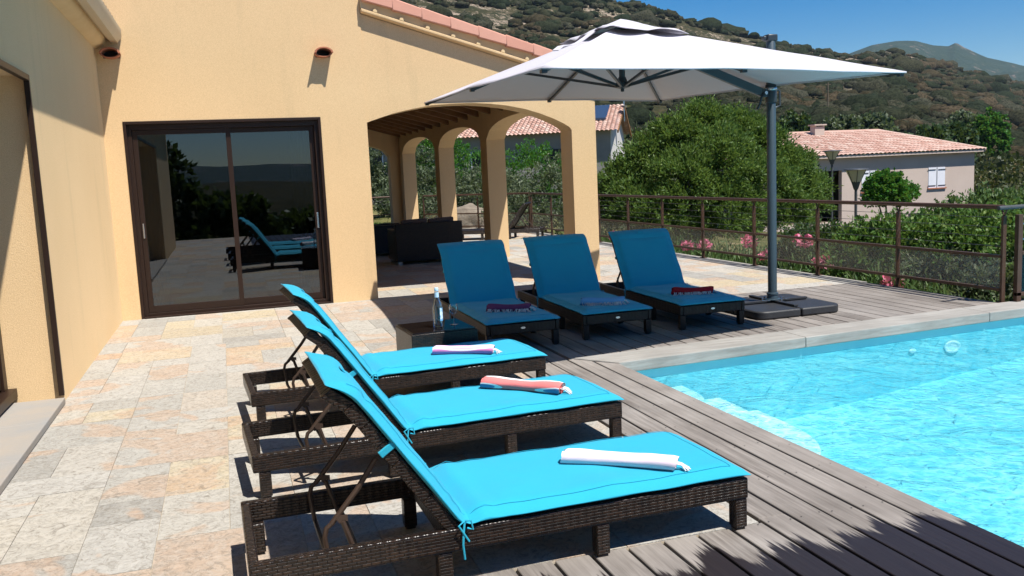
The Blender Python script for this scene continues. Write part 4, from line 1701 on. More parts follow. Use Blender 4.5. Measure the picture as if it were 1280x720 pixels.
# ------------------------------------------------------------------ side table, bottle, glass
def side_table():
    t = empty('side_table', (1.55, 7.02, 0), R(3))
    tag(t, 'square dark wicker side table with glass top between the loungers', 'side table')
    hw, hd, h = .27, .27, .375
    m = MB()
    m.box((-hw, -hd, .02), (hw, hd, h))
    m.build('body', 'rattan', t, bevel=.008, smooth=True)
    m = MB()
    m.box((-hw + .015, -hd + .015, h + .001), (hw - .015, hd - .015, h + .009))
    m.build('glass_top', 'tabletop', t, bevel=.002)
    for sx_ in (-1, 1):
        for sy_ in (-1, 1):
            m = MB()
            m.box((sx_ * (hw - .05), sy_ * (hd - .05), 0), (sx_ * (hw - .01), sy_ * (hd - .01), .0195))
            m.build('foot', 'base', t)
    z = h + .0095
    b = empty('water_bottle', (1.553, 6.93, z))
    tag(b, 'clear glass water bottle with pale blue label on the side table', 'bottle')
    m = MB()
    m.lathe([(.0, .004), (.036, .002), (.040, .012), (.040, .165), (.037, .19), (.024, .225), (.0165, .25), (.015, .285), (.0165, .288), (.0165, .292), (.013, .292), (.0135, .25), (.021, .222),
             (.034, .188), (.0365, .165), (.0365, .014), (.0, .010)], seg=28)
    m.build('bottle_glass', 'clear', b, smooth=True)
    m = MB()
    m.lathe([(.0, .293), (.0155, .293), (.0165, .296), (.0165, .318), (.014, .321), (0, .321)], seg=20)
    m.build('cap', MT['cap'], b, smooth=True)
    m = MB()
    m.lathe([(.0145, .245), (.0182, .243), (.0178, .284), (.0145, .284)], seg=20)
    m.build('neck_band', MT['cap'], b, smooth=True)
    m = MB()
    n = 14
    vs = []
    for i in range(n + 1):
        a = R(-75) + R(110) * i / n
        for zz in (.055, .16):
            vs.append((.0407 * math.cos(a), .0407 * math.sin(a), zz))
    m.add(vs, [(2 * i, 2 * i + 2, 2 * i + 3, 2 * i + 1) for i in range(n)])
    m.build('label', MT['paper'], b, smooth=True)
    g = empty('wine_glass', (1.70, 6.99, z))
    tag(g, 'empty stemmed wine glass beside the water bottle on the table', 'wine glass')
    m = MB()
    m.lathe([(.0, .001), (.033, .001), (.034, .003), (.010, .007), (.0045, .014), (.004, .07), (.007, .082), (.024, .096), (.036, .118), (.038, .135), (.033, .168), (.0318, .168), (.0368, .135), (.034, .119), (.022, .099), (.0, .088)], seg=28)
    m.build('bowl', 'clear', g, smooth=True)


MT['cap'] = Mat('pale_blue_cap', (.45, .62, .78), .4).m
Mp = Mat('bottle_label', (.5, .68, .8), .5)
Mp.col(Mp.ramp(Mp.noise(28, 3), [(.42, (.12, .35, .62)), (.55, (.62, .76, .84))]))
MT['paper'] = Mp.m
side_table()


# ------------------------------------------------------------------ parasol
def parasol():
    px, py = 5.50, 8.20
    root = empty('cantilever_parasol', (px, py, 0))
    tag(root, 'large grey-white cantilever parasol on dark mast and black base slabs', 'parasol')
    P0 = Vector((px, py, 0))

    def B(mb, name, mat, parent=root, **k):
        mb.v = [(x - px, y - py, z) for x, y, z in mb.v]
        return mb.build(name, mat, parent, **k)
    Fc, Rc, Bc, Lc = Vector((2.02, 5.56, 2.255)), Vector((5.57, 6.33, 2.28)), Vector((5.56, 10.8, 2.43)), Vector((2.37, 10.68, 2.455))
    cor = [Fc, Rc, Bc, Lc]
    ctr = (Fc + Rc + Bc + Lc) / 4
    apex = Vector((ctr.x, ctr.y, 3.02))
    ends = []
    for i in range(4):
        a, b = cor[i], cor[(i + 1) % 4]
        m_ = (a + b) / 2 + Vector((0, 0, .022))
        m_ += (ctr - m_).normalized() * .02
        ends += [a, m_]
    # base slabs
    for sx_ in (0, 1):
        for sy_ in (0, 1):
            x0, y0 = px - .50 + sx_ * .505, py - .52 + sy_ * .505
            x1, y1 = x0 + .49, y0 + .49
            r = .12
            c = []
            outer = (sx_, sy_)
            for (qx, qy, a0) in ((x1, y1, 0), (x0, y1, 90), (x0, y0, 180), (x1, y0, 270)):
                rr = r if ((qx == x1) == bool(sx_) and (qy == y1) == bool(sy_)) else .02
                cx_ = qx - rr * (1 if qx == x1 else -1)
                cy_ = qy - rr * (1 if qy == y1 else -1)
                for k in range(7):
                    t = R(a0 + 15 * k)
                    c.append((cx_ + rr * math.cos(t), cy_ + rr * math.sin(t)))
            m = MB()
            m.prism(c, 'z', 0.004, .085)
            B(m, 'base_slab', 'base', bevel=.014, smooth=True)
    m = MB()
    m.beam((px - .42, py, .100), (px + .42, py, .100), .05, .022)
    m.beam((px, py - .42, .1005), (px, py - .06, .1005), .05, .022)
    m.beam((px, py + .06, .1005), (px, py + .42, .1005), .05, .022)
    B(m, 'cross_foot', 'base', bevel=.003)
    m = MB()
    for dx, dy in ((.11, 0), (-.11, .02), (.03, -.12), (-.02, .12)):
        m.lathe([(.012, 0), (.012, .02), (.0, .024)], (px + dx, py + dy, .112), 8)
    m.beam((px + .10, py - .08, .118), (px + .17, py - .05, .118), .012, .008)
    m.beam((px - .16, py - .05, .118), (px - .08, py - .08, .118), .012, .008)
    B(m, 'base_bolts', 'chrome')
    m = MB()
    m.lathe([(.085, .112), (.085, .122), (.060, .126), (.056, .165), (.062, .168), (.062, .185), (.05, .19)], (px, py, 0), 28)
    B(m, 'collar', 'mast', smooth=True)
    m = MB()
    m.lathe([(.047, .13), (.047, 2.80), (.04, 2.81)], (px, py, 0), 28)
    B(m, 'mast', 'mast', smooth=True)
    m = MB()
    m.box((px - .06, py - .05, 2.80), (px + .055, py + .05, 2.87))
    m.box((px - .10, py - .03, 2.81), (px - .061, py + .03, 2.855))
    B(m, 'mast_cap', 'dark', bevel=.012, smooth=True)
    # slider with handle
    zs = 2.27
    m = MB()
    m.lathe([(.056, zs - .09), (.058, zs - .08), (.058, zs + .09), (.052, zs + .10)], (px, py, 0), 24)
    m.box((px - .12, py - .03, zs - .03), (px - .05, py + .03, zs + .05))
    sl_ = B(m, 'slider', 'dark', smooth=True, bevel=.004)
    m = MB()
    m.tube([(px - .10, py - .04, zs), (px - .15, py - .05, zs - .04), (px - .165, py - .05, zs - .10), (px - .20, py - .05, zs - .16)], .012, 8)
    m.v = [(x - px, y - py, z) for x, y, z in m.v]
    m.build('lever', 'dark', sl_, smooth=True)
    m = MB()
    m.tube([(px + .05, py, zs + .05), (px + .10, py, zs + .03), (px + .105, py, zs - .12), (px + .05, py, zs - .14)], .011, 8)
    m.v = [(x - px, y - py, z) for x, y, z in m.v]
    m.build('handle', 'dark', sl_, smooth=True)
    m = MB()
    m.tube([(px - .085, py - .045, zs + .01), (px - .085, py + .045, zs + .01)], .018, 10)
    m.lathe([(.0595, zs + .035), (.061, zs + .04), (.061, zs + .055), (.0595, zs + .06)], (px, py, 0), 20)
    m.v = [(x - px, y - py, z) for x, y, z in m.v]
    m.build('pin', 'chrome', sl_, smooth=True)
    hubz = 2.375
    # boom under the canopy: from slider up to the crown
    m = MB()
    top = Vector((ctr.x, ctr.y, 2.90))
    m.beam((px - .10, py, zs + .01), top, .055, .085)
    B(m, 'boom', 'mast', bevel=.006)
    m = MB()
    m.tube([(ctr.x, ctr.y, hubz + .06), (ctr.x, ctr.y, 2.93)], .030, 16)
    m.lathe([(.0, hubz - .045), (.018, hubz - .04), (.018, hubz - .015), (.075, hubz), (.075, hubz + .035), (.05, hubz + .06), (.036, hubz + .10)], (ctr.x, ctr.y, 0), 20)
    B(m, 'hub', 'dark', smooth=True)
    for i, e in enumerate(ends):
        m = MB()
        a = apex - Vector((0, 0, .075)) + (e - ctr).normalized() * .05
        b = e + (ctr - e).normalized() * .05 - Vector((0, 0, .020))
        mid = (a + b) / 2 + Vector((0, 0, -.0))
        m.beam(a, mid, .022, .030)
        m.beam(mid, b, .022, .030)
        m.box(tuple(b - Vector((.02, .02, .018))), tuple(b + Vector((.02, .02, .018))))
        rb = B(m, 'rib', 'dark')
        m = MB()
        j = a.lerp(b, .50) - Vector((0, 0, .018))
        h0 = Vector((ctr.x, ctr.y, hubz + .012)) + (j - ctr) * .04
        h0.z = hubz + .012
        m.beam(h0, j, .022, .026)
        m.v = [(x - px, y - py, z) for x, y, z in m.v]
        m.build('strut', 'dark', rb)
    # canopy: eight gores, each grid sags between ribs
    m = MB()
    rings = 14
    per = 10
    vs = []
    apx = apex + Vector((0, 0, -.035))
    ring0 = .13
    for k in range(rings + 1):
        f = ring0 + (1 - ring0) * k / rings
        for i in range(8):
            a, b = ends[i], ends[(i + 1) % 8]
            for j in range(per):
                t = j / per
                e = a.lerp(b, t)
                # edge scallop towards the centre
                sc = math.sin(PI * t)
                e = e + (ctr - e) * .018 * sc
                p = apx.lerp(e, f)
                p.z -= .030 * sc * math.sin(PI * min(1, f * 1.0)) * 1.0
                p.z += .05 * math.sin(PI * f) * .0
                vs.append(p + Vector((0, 0, .006 * noise.noise(p * 2.2))))
    W_ = 8 * per
    fs = [(k * W_ + i, k * W_ + (i + 1) % W_, (k + 1) * W_ + (i + 1) % W_, (k + 1) * W_ + i) for k in range(rings) for i in range(W_)]
    m.add(vs, fs)
    m.v = [tuple(v) for v in m.v]
    cn = B(m, 'canopy', 'canopy', smooth=True)
    sd = cn.modifiers.new('thick', 'SOLIDIFY')
    sd.thickness = .004
    # hem valance
    m = MB()
    edge = vs[-W_:]
    vv = []
    for q in edge:
        vv += [q, q + Vector((0, 0, -.014))]
    m.add([v - P0 for v in vv], [(2 * i, 2 * ((i + 1) % W_), 2 * ((i + 1) % W_) + 1, 2 * i + 1) for i in range(W_)])
    hm = m.build('hem', 'canopy', cn, smooth=True)
    sd = hm.modifiers.new('thick', 'SOLIDIFY')
    sd.thickness = .004
    # vent flap on the crown, rumpled
    m = MB()
    vs2 = []
    R_ = 8
    for k in range(R_ + 1):
        f = k / R_
        for i in range(8):
            a, b = ends[i], ends[(i + 1) % 8]
            for j in range(per):
                t = j / per
                e = a.lerp(b, t)
                q = (apex + Vector((0, 0, .02))).lerp(e + Vector((0, 0, .045)), f * .27)
                rum = noise.noise(Vector((q.x * 4.5, q.y * 4.5, 1))) * .050 * f + abs(math.sin(PI * t)) * .012 * f
                q.z += rum - .015 * f
                vs2.append(q)
    fs2 = [(k * W_ + i, k * W_ + (i + 1) % W_, (k + 1) * W_ + (i + 1) % W_, (k + 1) * W_ + i) for k in range(R_) for i in range(W_)]
    m.add([v - P0 for v in vs2], fs2)
    vf = m.build('vent_flap', 'canopy', cn, smooth=True)
    sd = vf.modifiers.new('thick', 'SOLIDIFY')
    sd.thickness = .004
    # loose closing strap lying on the left-hand panel
    m = MB()
    pts = []
    for k in range(9):
        t = k / 8
        q = apx.lerp(Fc.lerp(Lc, .18 + .05 * math.sin(t * 4)), .16 + .52 * t)
        pts.append(q + Vector((0, 0, .03 + .02 * math.sin(t * 9))))
    for a, b in zip(pts, pts[1:]):
        m.beam(a, b, .05, .008)
    m.v = [(x - px, y - py, z) for x, y, z in m.v]
    m.build('closing_strap', 'canopy', cn)


parasol()


# ------------------------------------------------------------------ railings
def railing(pts, label, gap=1.5, panel=True, h=1.0, posts=None):
    """pts: polyline of (x, y)"""
    x0, y0 = pts[0]
    r = empty('railing', (x0, y0, 0))
    tag(r, label, 'railing')
    Lc = lambda mb: setattr(mb, 'v', [(x - x0, y - y0, z) for x, y, z in mb.v]) or mb
    top, midr, bot, wires, pan = MB(), MB(), MB(), MB(), MB()
    for (a, b) in zip(pts, pts[1:]):
        A, B_ = Vector((*a, 0)), Vector((*b, 0))
        d = (B_ - A)
        L = d.length
        d.normalize()
        nrm = Vector((d.y, -d.x, 0)) * .0
        top.tube([A + Vector((0, 0, h)), B_ + Vector((0, 0, h))], .024, 12)
        midr.beam(A + Vector((0, 0, .485)), B_ + Vector((0, 0, .485)), .045, .030)
        bot.beam(A + Vector((0, 0, .135)), B_ + Vector((0, 0, .135)), .045, .030)
        for z in (.59, .69, .79, .89):
            wires.tube([A + Vector((0, 0, z)), B_ + Vector((0, 0, z))], .0032, 6)
        if panel:
            s = Vector((d.y, -d.x, 0)) * .003
            pan.hexa([A - s + Vector((0, 0, .151)), A + s + Vector((0, 0, .151)), B_ + s + Vector((0, 0, .151)), B_ - s + Vector((0, 0, .151)),
                      A - s + Vector((0, 0, .469)), A + s + Vector((0, 0, .469)), B_ + s + Vector((0, 0, .469)), B_ - s + Vector((0, 0, .469))])
        n = max(1, round(L / gap))
        for k in range(n + (1 if b == pts[-1] else 0)):
            p = A + d * (L * k / n)
            m = MB()
            q = Vector((d.y, -d.x, 0)) * .0
            m.beam(p + Vector((0, 0, -.12)), p + Vector((0, 0, h - .09)), .045, .028, d)
            m.beam(p + Vector((0, 0, h - .10)), p + d * .035 + Vector((0, 0, h - .02)), .012, .012)
            m.beam(p + Vector((0, 0, h - .10)), p - d * .035 + Vector((0, 0, h - .02)), .012, .012)
            m.box(tuple(p + Vector((-.045, -.045, -.005))), tuple(p + Vector((.045, .045, .007))))
            Lc(m).build('post', 'rail', r)
    Lc(top).build('handrail', 'rail', r, smooth=True)
    Lc(midr).build('middle_rail', 'rail', r)
    Lc(bot).build('bottom_rail', 'rail', r)
    Lc(wires).build('cables', 'lamp', r, smooth=True)
    if panel:
        Lc(pan).build('mesh_screen', 'screen', r)
    return r


railing([(7.68, 7.30), (7.64, 13.4), (7.60, 22.1)], 'long brown metal railing with mesh screen along the garden side of the terrace', 1.49)
railing([(7.58, 22.2), (6.6, 23.7), (5.4, 25.1)], 'brown metal railing crossing behind the arcade columns at the terrace corner', 1.0, True)
railing([(4.9, 26.2), (1.9, 26.3)], 'dark railing seen through the rear arch of the veranda', 1.5, False)


def gate():
    g = empty('pool_gate', (7.80, 7.22, 0))
    tag(g, 'dark framed gate with blue glass lower panel at the pool corner', 'gate')
    m = MB()
    m.box((-.03, -.02, -.1), (.03, .03, .92))
    m.box((-.03, -.02, .07), (1.2, .02, .11))
    m.box((.031, -.02, .50), (1.2, .02, .535))
    m.box((1.16, -.019, -.1), (1.2, .03, .92))
    g1 = m.build('gate_frame', 'rail', g, bevel=.004)
    m = MB()
    m.box((.04, -.004, .112), (1.155, .004, .498))
    m.build('glass_panel', 'blueglass', g)
    m = MB()
    m.tube([(-.28, .0, 1.0), (1.5, .05, 1.0)], .022, 12)
    m.build('handrail', 'lamp', g, smooth=True)
    for z in (.66, .82):
        m = MB()
        m.tube([(.03, 0, z), (.10, 0, z + .01), (1.15, 0, z + .01)], .008, 8)
        m.build('bar', 'chrome', g, smooth=True)


gate()


# ------------------------------------------------------------------ veranda furniture
def sofa(name, x, y, rz, wd, label, cat):
    s = empty(name, (x, y, 0), rz)
    tag(s, label, cat)
    d, h = .86, .74
    m = MB()
    m.box((-wd / 2, -d / 2, .06), (wd / 2, -d / 2 + .12, h))
    m.build('backrest', 'rattan', s, bevel=.012, smooth=True)
    for sg in (-1, 1):
        m = MB()
        m.box((sg * (wd / 2), -d / 2 + .121, .06), (sg * (wd / 2 - .12), d / 2, .62))
        m.build('armrest', 'rattan', s, bevel=.012, smooth=True)
    m = MB()
    m.box((-wd / 2 + .121, -d / 2 + .121, .06), (wd / 2 - .121, d / 2, .30))
    m.build('seat_base', 'rattan', s, bevel=.01, smooth=True)
    n = 2 if wd > 1.2 else 1
    iw = (wd - .25) / n
    for k in range(n):
        m = MB()
        a = -wd / 2 + .125 + k * iw
        m.box((a + .005, -d / 2 + .13, .302), (a + iw - .005, d / 2 - .01, .42))
        m.build('seat_cushion', 'cushiondark', s, bevel=.03, smooth=True, seg=3)
        m = MB()
        m.hexa([(a + .01, -d / 2 + .125, .421), (a + iw - .01, -d / 2 + .125, .421), (a + iw - .01, -d / 2 + .26, .421), (a + .01, -d / 2 + .26, .421),
                (a + .01, -d / 2 + .06, .80), (a + iw - .01, -d / 2 + .06, .82), (a + iw - .01, -d / 2 + .18, .82), (a + .01, -d / 2 + .18, .80)])
        m.build('back_cushion', 'cushiondark', s, bevel=.03, smooth=True, seg=3)
    for sx_ in (-1, 1):
        for sy_ in (-1, 1):
            m = MB()
            m.box((sx_ * (wd / 2 - .10), sy_ * (d / 2 - .10), 0), (sx_ * (wd / 2 - .03), sy_ * (d / 2 - .03), .059))
            m.build('foot', 'chrome', s)
    return s


sofa('wicker_sofa', 3.50, 16.35, R(0), 1.24, 'dark wicker two seat sofa with brown cushions seen from behind in the veranda', 'sofa')
sofa('wicker_armchair', 3.05, 18.4, R(-90), .80, 'dark wicker armchair left of the sofa under the veranda', 'armchair')

# boulder
bm = bmesh.new()
bmesh.ops.create_icosphere(bm, subdivisions=4, radius=.55)
for v in bm.verts:
    p = v.co.copy()
    f = 1 + .28 * noise.fractal(p * 1.7 + Vector((3, 1, 2)), 1, 2, 4)
    v.co = Vector((p.x * 1.0, p.y * .9, p.z * 1.05)) * f
me = bpy.data.meshes.new('boulder')
bm.to_mesh(me)
bm.free()
me.materials.append(MT['boulder'])
me.polygons.foreach_set('use_smooth', [True] * len(me.polygons))
bo = bpy.data.objects.new('boulder', me)
C.objects.link(bo)
bo.location = (.271 * 25.6, 25.6, terr(6.9, 25.6) + .35 if terr(6.9, 25.6) > -.3 else .1)
tag(bo, 'large rounded beige boulder beyond the terrace between the columns', 'boulder')


# ------------------------------------------------------------------ plants
def L_(*a):
    return [((x, y, z), (rx, ry, rz)) for (x, y, z, rx, ry, rz) in a]


def gz(x, y):
    return terr(x, y) - .05


# big mastic / wild olive behind the railing
bx, by = 11.0, 20.0
TB = Vector((bx, by, gz(bx, by)))
tl = []
for (px_, py_, r_, dy) in ((880, 166, 40, 0), (922, 168, 38, .4), (845, 186, 42, -.2), (808, 204, 36, 0), (778, 232, 34, .2), (952, 192, 38, 0), (982, 214, 34, -.3), (1004, 240, 30, -.2),
                       (900, 212, 52, -.9), (855, 236, 50, -1.0), (955, 240, 46, -.9), (800, 262, 38, -.6), (830, 276, 42, -1.1), (905, 272, 50, -1.2), (985, 268, 36, -.9), (765, 262, 26, .3), (1000, 205, 20, .3), (1022, 232, 18, .2), (1018, 256, 22, 0)):
    q = at(px_, py_, by + dy) - TB
    rr_ = r_ / 52
    tl.append(((q.x, q.y, q.z), (rr_, rr_ * .9, rr_ * .95)))
plant('mastic_tree', 'huge dense green mastic tree behind the railing beside the parasol mast', 'tree', TB,
      tl, 150000, .105, .036, F_OLIVE, .19, None, .48, 120, .16, jit=.55)
# shrubs behind the arcade
arc = [(9.4, 24.5, 2.5, 1.3, 1.3, 'grey green olive shrub behind the first arch beside the pillar', F_GREY, 3.0, 1.4),
       (7.9, 27.5, 2.2, 1.3, 1.2, 'silvery olive shrub seen through the widest column gap', F_GREY, 2.6, 1.2),
       (6.55, 28.5, 2.0, 1.1, 1.0, 'pale grey leaved shrub behind the boulder', F_GREY, 2.1, 1.0),
       (5.6, 31.0, 2.2, 1.2, 1.1, 'tall silvery bush seen through the second column gap', F_GREY, 3.2, 1.3),
       (9.9, 28.8, 2.2, 1.6, 1.3, 'bright green creeper bush in front of the grey house wall', F_BRIGHT, 3.4, 1.2),
       (7.3, 31.6, 2.0, 1.4, 1.2, 'dark green tree in front of the grey house between two columns', F_BRIGHT, 3.4, 1.2),
       (4.1, 31.5, 1.9, 1.2, 1.0, 'dark shrub seen through the rear arch of the veranda', F_DARK, 2.5, 1.3),
       (3.1, 33.5, 2.1, 1.3, 1.1, 'grey leaved shrub at the left of the rear arch', F_GREY, 3.1, 1.3)]
for (x, y, rx, ry, rz, lab, mt, hh, sp_) in arc:
    hh *= .97
    b = gz(x, y)
    k = hh / 2.4
    plant('garden_shrub', lab, 'shrub', (x, y, b),
          L_((0, 0, hh * .58, rx * .62, ry * .6, hh * .40), (-.5 * rx, 0, hh * .40, rx * .5, ry * .5, hh * .34), (.5 * rx, .1, hh * .42, rx * .5, ry * .5, hh * .35), (0, -.3, hh * .25, rx * .8, ry * .7, hh * .26)),
          15000, .10, .045, mt, .17, 'garden shrubs behind the arcade', .5, 90, .07)
for (x, y, lab) in ((3.35, 27.6, 'yellow green leafy shrub close behind the rear arch'), (3.3, 26.9, 'low leafy green bush under the yellow shrub'), (6.1, 26.3, 'yellow green tuft of leaves left of the boulder')):
    hh = 1.7 if 'close' in lab else (.75 if 'low' in lab else 1.0)
    plant('leafy_shrub', lab, 'shrub', (x, y, gz(x, y)), L_((0, 0, hh * .6, .45, .4, hh * .4), (.25, 0, hh * .3, .6, .5, hh * .3)), 3500, .11, .06, F_YEL if 'yellow green' in lab else F_HEDGE, .13, None, .5, 50, .03)
# flat low planting behind the veranda
pts = []
P = np.column_stack([rng.uniform(1.5, 6.2, 9000), rng.uniform(26.6, 29.5, 9000), np.zeros(9000)])
P = P[[noise.noise(Vector((p[0] * .9, p[1] * .9, 3))) > -.05 for p in P]]
P[:, 2] = [terr(a, b) + .05 + .22 * random.random() for a, b, _ in P]
tag(quads('ground_cover', leafquads(P, np.tile([0, 0, 1.0], (len(P), 1)), .11, .06, .7), F_HEDGE), 'low green ground cover plants behind the veranda', 'ground cover', kind='stuff')

# hedge of broad leaved shrubs along the railing on the right
hedge = [(9.0, 10.3, .78, .90, F_HEDGE, 'loose light green shrub right behind the parasol mast'),
         (9.55, 9.2, .86, .85, F_HEDGE, 'dense glossy green shrub left of the tallest hedge shrub'),
         (10.9, 10.6, .98, 1.1, F_GRASS, 'feathery green shrub in front of the two garden lamps'),
         (9.65, 8.0, 1.12, .95, F_HEDGE, 'tallest glossy hedge shrub near the end of the railing'),
         (10.3, 6.9, .05, .8, F_HEDGE, 'low hedge shrub behind the pool gate'),
         (8.75, 8.0, .30, .70, F_GREY, 'pale leaved shrub behind the mesh screen near the gate'),
         (8.9, 11.9, .55, .8, F_DARK, 'small dark shrub behind the railing left of the mast'),
         (9.0, 9.3, .35, .75, F_GREY, 'pale leaved shrub behind the mesh screen right of the mast')]
for (x, y, zt_, rr, mt, lab) in hedge:
    b = gz(x, y)
    top = zt_ - b
    plant('hedge_shrub', lab, 'shrub', (x, y, b),
          L_((0, 0, top * .74, rr * .8, rr * .8, top * .26), (-.5 * rr, .1, top * .55, rr * .7, rr * .65, top * .30), (.5 * rr, -.1, top * .58, rr * .7, rr * .65, top * .30), (0, -.3, top * .32, rr, rr * .9, top * .34),
             (.6 * rr, .3, top * .78, rr * .35, rr * .4, top * .2), (-.6 * rr, .2, top * .74, rr * .35, rr * .4, top * .2)),
          int(16000 * rr), .075, .036, mt, .11, 'hedge shrubs along the railing', .45, 90, .035)
e = plant('red_tipped_shrub', 'shrub with red young leaves at the right end of the hedge', 'shrub', (10.55, 8.0, gz(10.55, 8.0)), L_((0, 0, 1.3, .33, .3, .5), (.2, 0, .8, .4, .4, .5)), 2600, .08, .04, F_RED, .12, None, .5, 40, .03)
# oleanders with pink flowers in a strip
P = []
for i in range(5200):
    y = random.uniform(7.2, 21)
    x = 7.86 + abs(random.gauss(0, .75))
    z0 = terr(x, y)
    h = random.uniform(.35, .8) * (.8 + .5 * noise.noise(Vector((x, y * .7, 0))))
    P.append((x, y, max(z0, -.85) + .1 + h * random.random() + .15))
P = np.repeat(np.array(P), 9, axis=0) + rng.normal(0, .07, (5200 * 9, 3))
N = np.tile([0, 0, 1.3], (len(P), 1))
tag(quads('oleander_bed', leafquads(P, N, .15, .022, .55), F_GRASS), 'narrow leaved oleander planting along the foot of the railing', 'ground cover', kind='stuff')
fl = [(8.0, 14.6), (7.95, 13.9), (7.95, 12.5), (8.1, 12.2), (7.9, 11.0), (8.0, 10.7), (7.95, 15.8), (8.0, 9.3), (7.9, 17.6)]
for i, (x, y) in enumerate(fl):
    z = (.10, .16, .30, .08, .42, .12, .15, -.02, .12)[i]
    base = Vector((x, y, z))
    n = 90
    P = rng.normal(0, 1, (n, 3))
    P /= np.linalg.norm(P, axis=1)[:, None]
    nn = P.copy()
    P = P * np.array([.12, .19, .10]) * rng.uniform(.6, 1, (n, 1))
    f = empty('oleander_flower', base)
    quads('petals', leafquads(P, nn, .06, .06, .5), PINK, f)
    m = MB()
    m.tube([(0, 0, -.02), (.01, .02, -.3)], .004, 5)
    m.build('stem', F_HEDGE, f)
    lab = ['pink oleander flowers low behind the third lounger\'s backrest', 'pink oleander cluster just right of the third lounger\'s backrest', 'pale pink oleander flowers behind the mesh screen above the red towel',
           'bright pink oleander cluster under the bottom rail left of the mast', 'single pink oleander bloom high behind the screen near the mast', 'small pink oleander bloom low left of the mast',
           'pink oleander flowers between the pillar and the third lounger', 'reddish oleander bloom right of the parasol mast', 'pink oleander flowers seen left of the arcade pillar'][i]
    tag(f, lab, 'flower', 'pink oleander flowers along the railing')

# small bright round tree before the right-hand house
bx, by = .848 * 36, 36
bz = gz(bx, by)
plant('mulberry_tree', 'small round bright green tree in front of the pink house', 'tree', (bx, by, bz),
      L_((0, 0, 2.55, 1.05, .95, .85), (-.45, 0, 2.2, .8, .8, .75), (.5, 0, 2.15, .8, .8, .7), (1.25, 0, 2.15, .50, .5, .48), (1.6, 0, 2.3, .3, .3, .35)), 9000, .16, .12, F_BRIGHT, .16, None, .35, 110, .09,
      trunks=[(0, 0, 2.4), (1.1, 0, 2.1), (-.5, 0, 2.2)])


# ------------------------------------------------------------------ far houses
def tiled_slope(p00, p01, p10, p11, rows, cols, amp=.06):
    """barrel tiles: p00-p01 eave, p10-p11 ridge"""
    mb = MB()
    p00, p01, p10, p11 = map(Vector, (p00, p01, p10, p11))
    up_ = (p01 - p00).cross(p10 - p00).normalized()
    if up_.z < 0:
        up_ = -up_
    for r in range(rows):
        for c in range(cols):
            u0, u1 = c / cols, (c + 1) / cols
            v0, v1 = r / rows, (r + 1.12) / rows
            vs = []
            for v, lf in ((v0, .03), (min(v1, 1), 0.0)):
                for k in range(5):
                    u = u0 + (u1 - u0) * (k / 4)
                    q = p00.lerp(p01, u).lerp(p10.lerp(p11, u), v)
                    vs.append(q + up_ * (amp * math.sin(PI * k / 4) + lf))
            mb.add(vs, [(k, k + 1, 6 + k, 5 + k) for k in range(4)])
    return mb


def shutter_pair(parent, x, y, z, wd, ht, name='window'):
    m = MB()
    m.box((x, y - .02, z), (x + wd, y + .05, z + ht))
    f = m.build(name, 'shutter', parent)
    m = MB()
    m.box((x + wd / 2 - .012, y - .045, z + .01), (x + wd / 2 + .012, y - .021, z + ht - .01))
    for zz in (z + .12, z + ht - .16):
        m.box((x - .06, y - .05, zz), (x + wd * .42, y - .022, zz + .04))
        m.box((x + wd * .58, y - .05, zz), (x + wd + .06, y - .022, zz + .04))
    m.build('hinge_bars', 'lamp', f)
    m = MB()
    m.box((x - .08, y - .09, z - .07), (x + wd + .08, y - .003, z - .003))
    m.build('sill', 'spout', f)
    return f


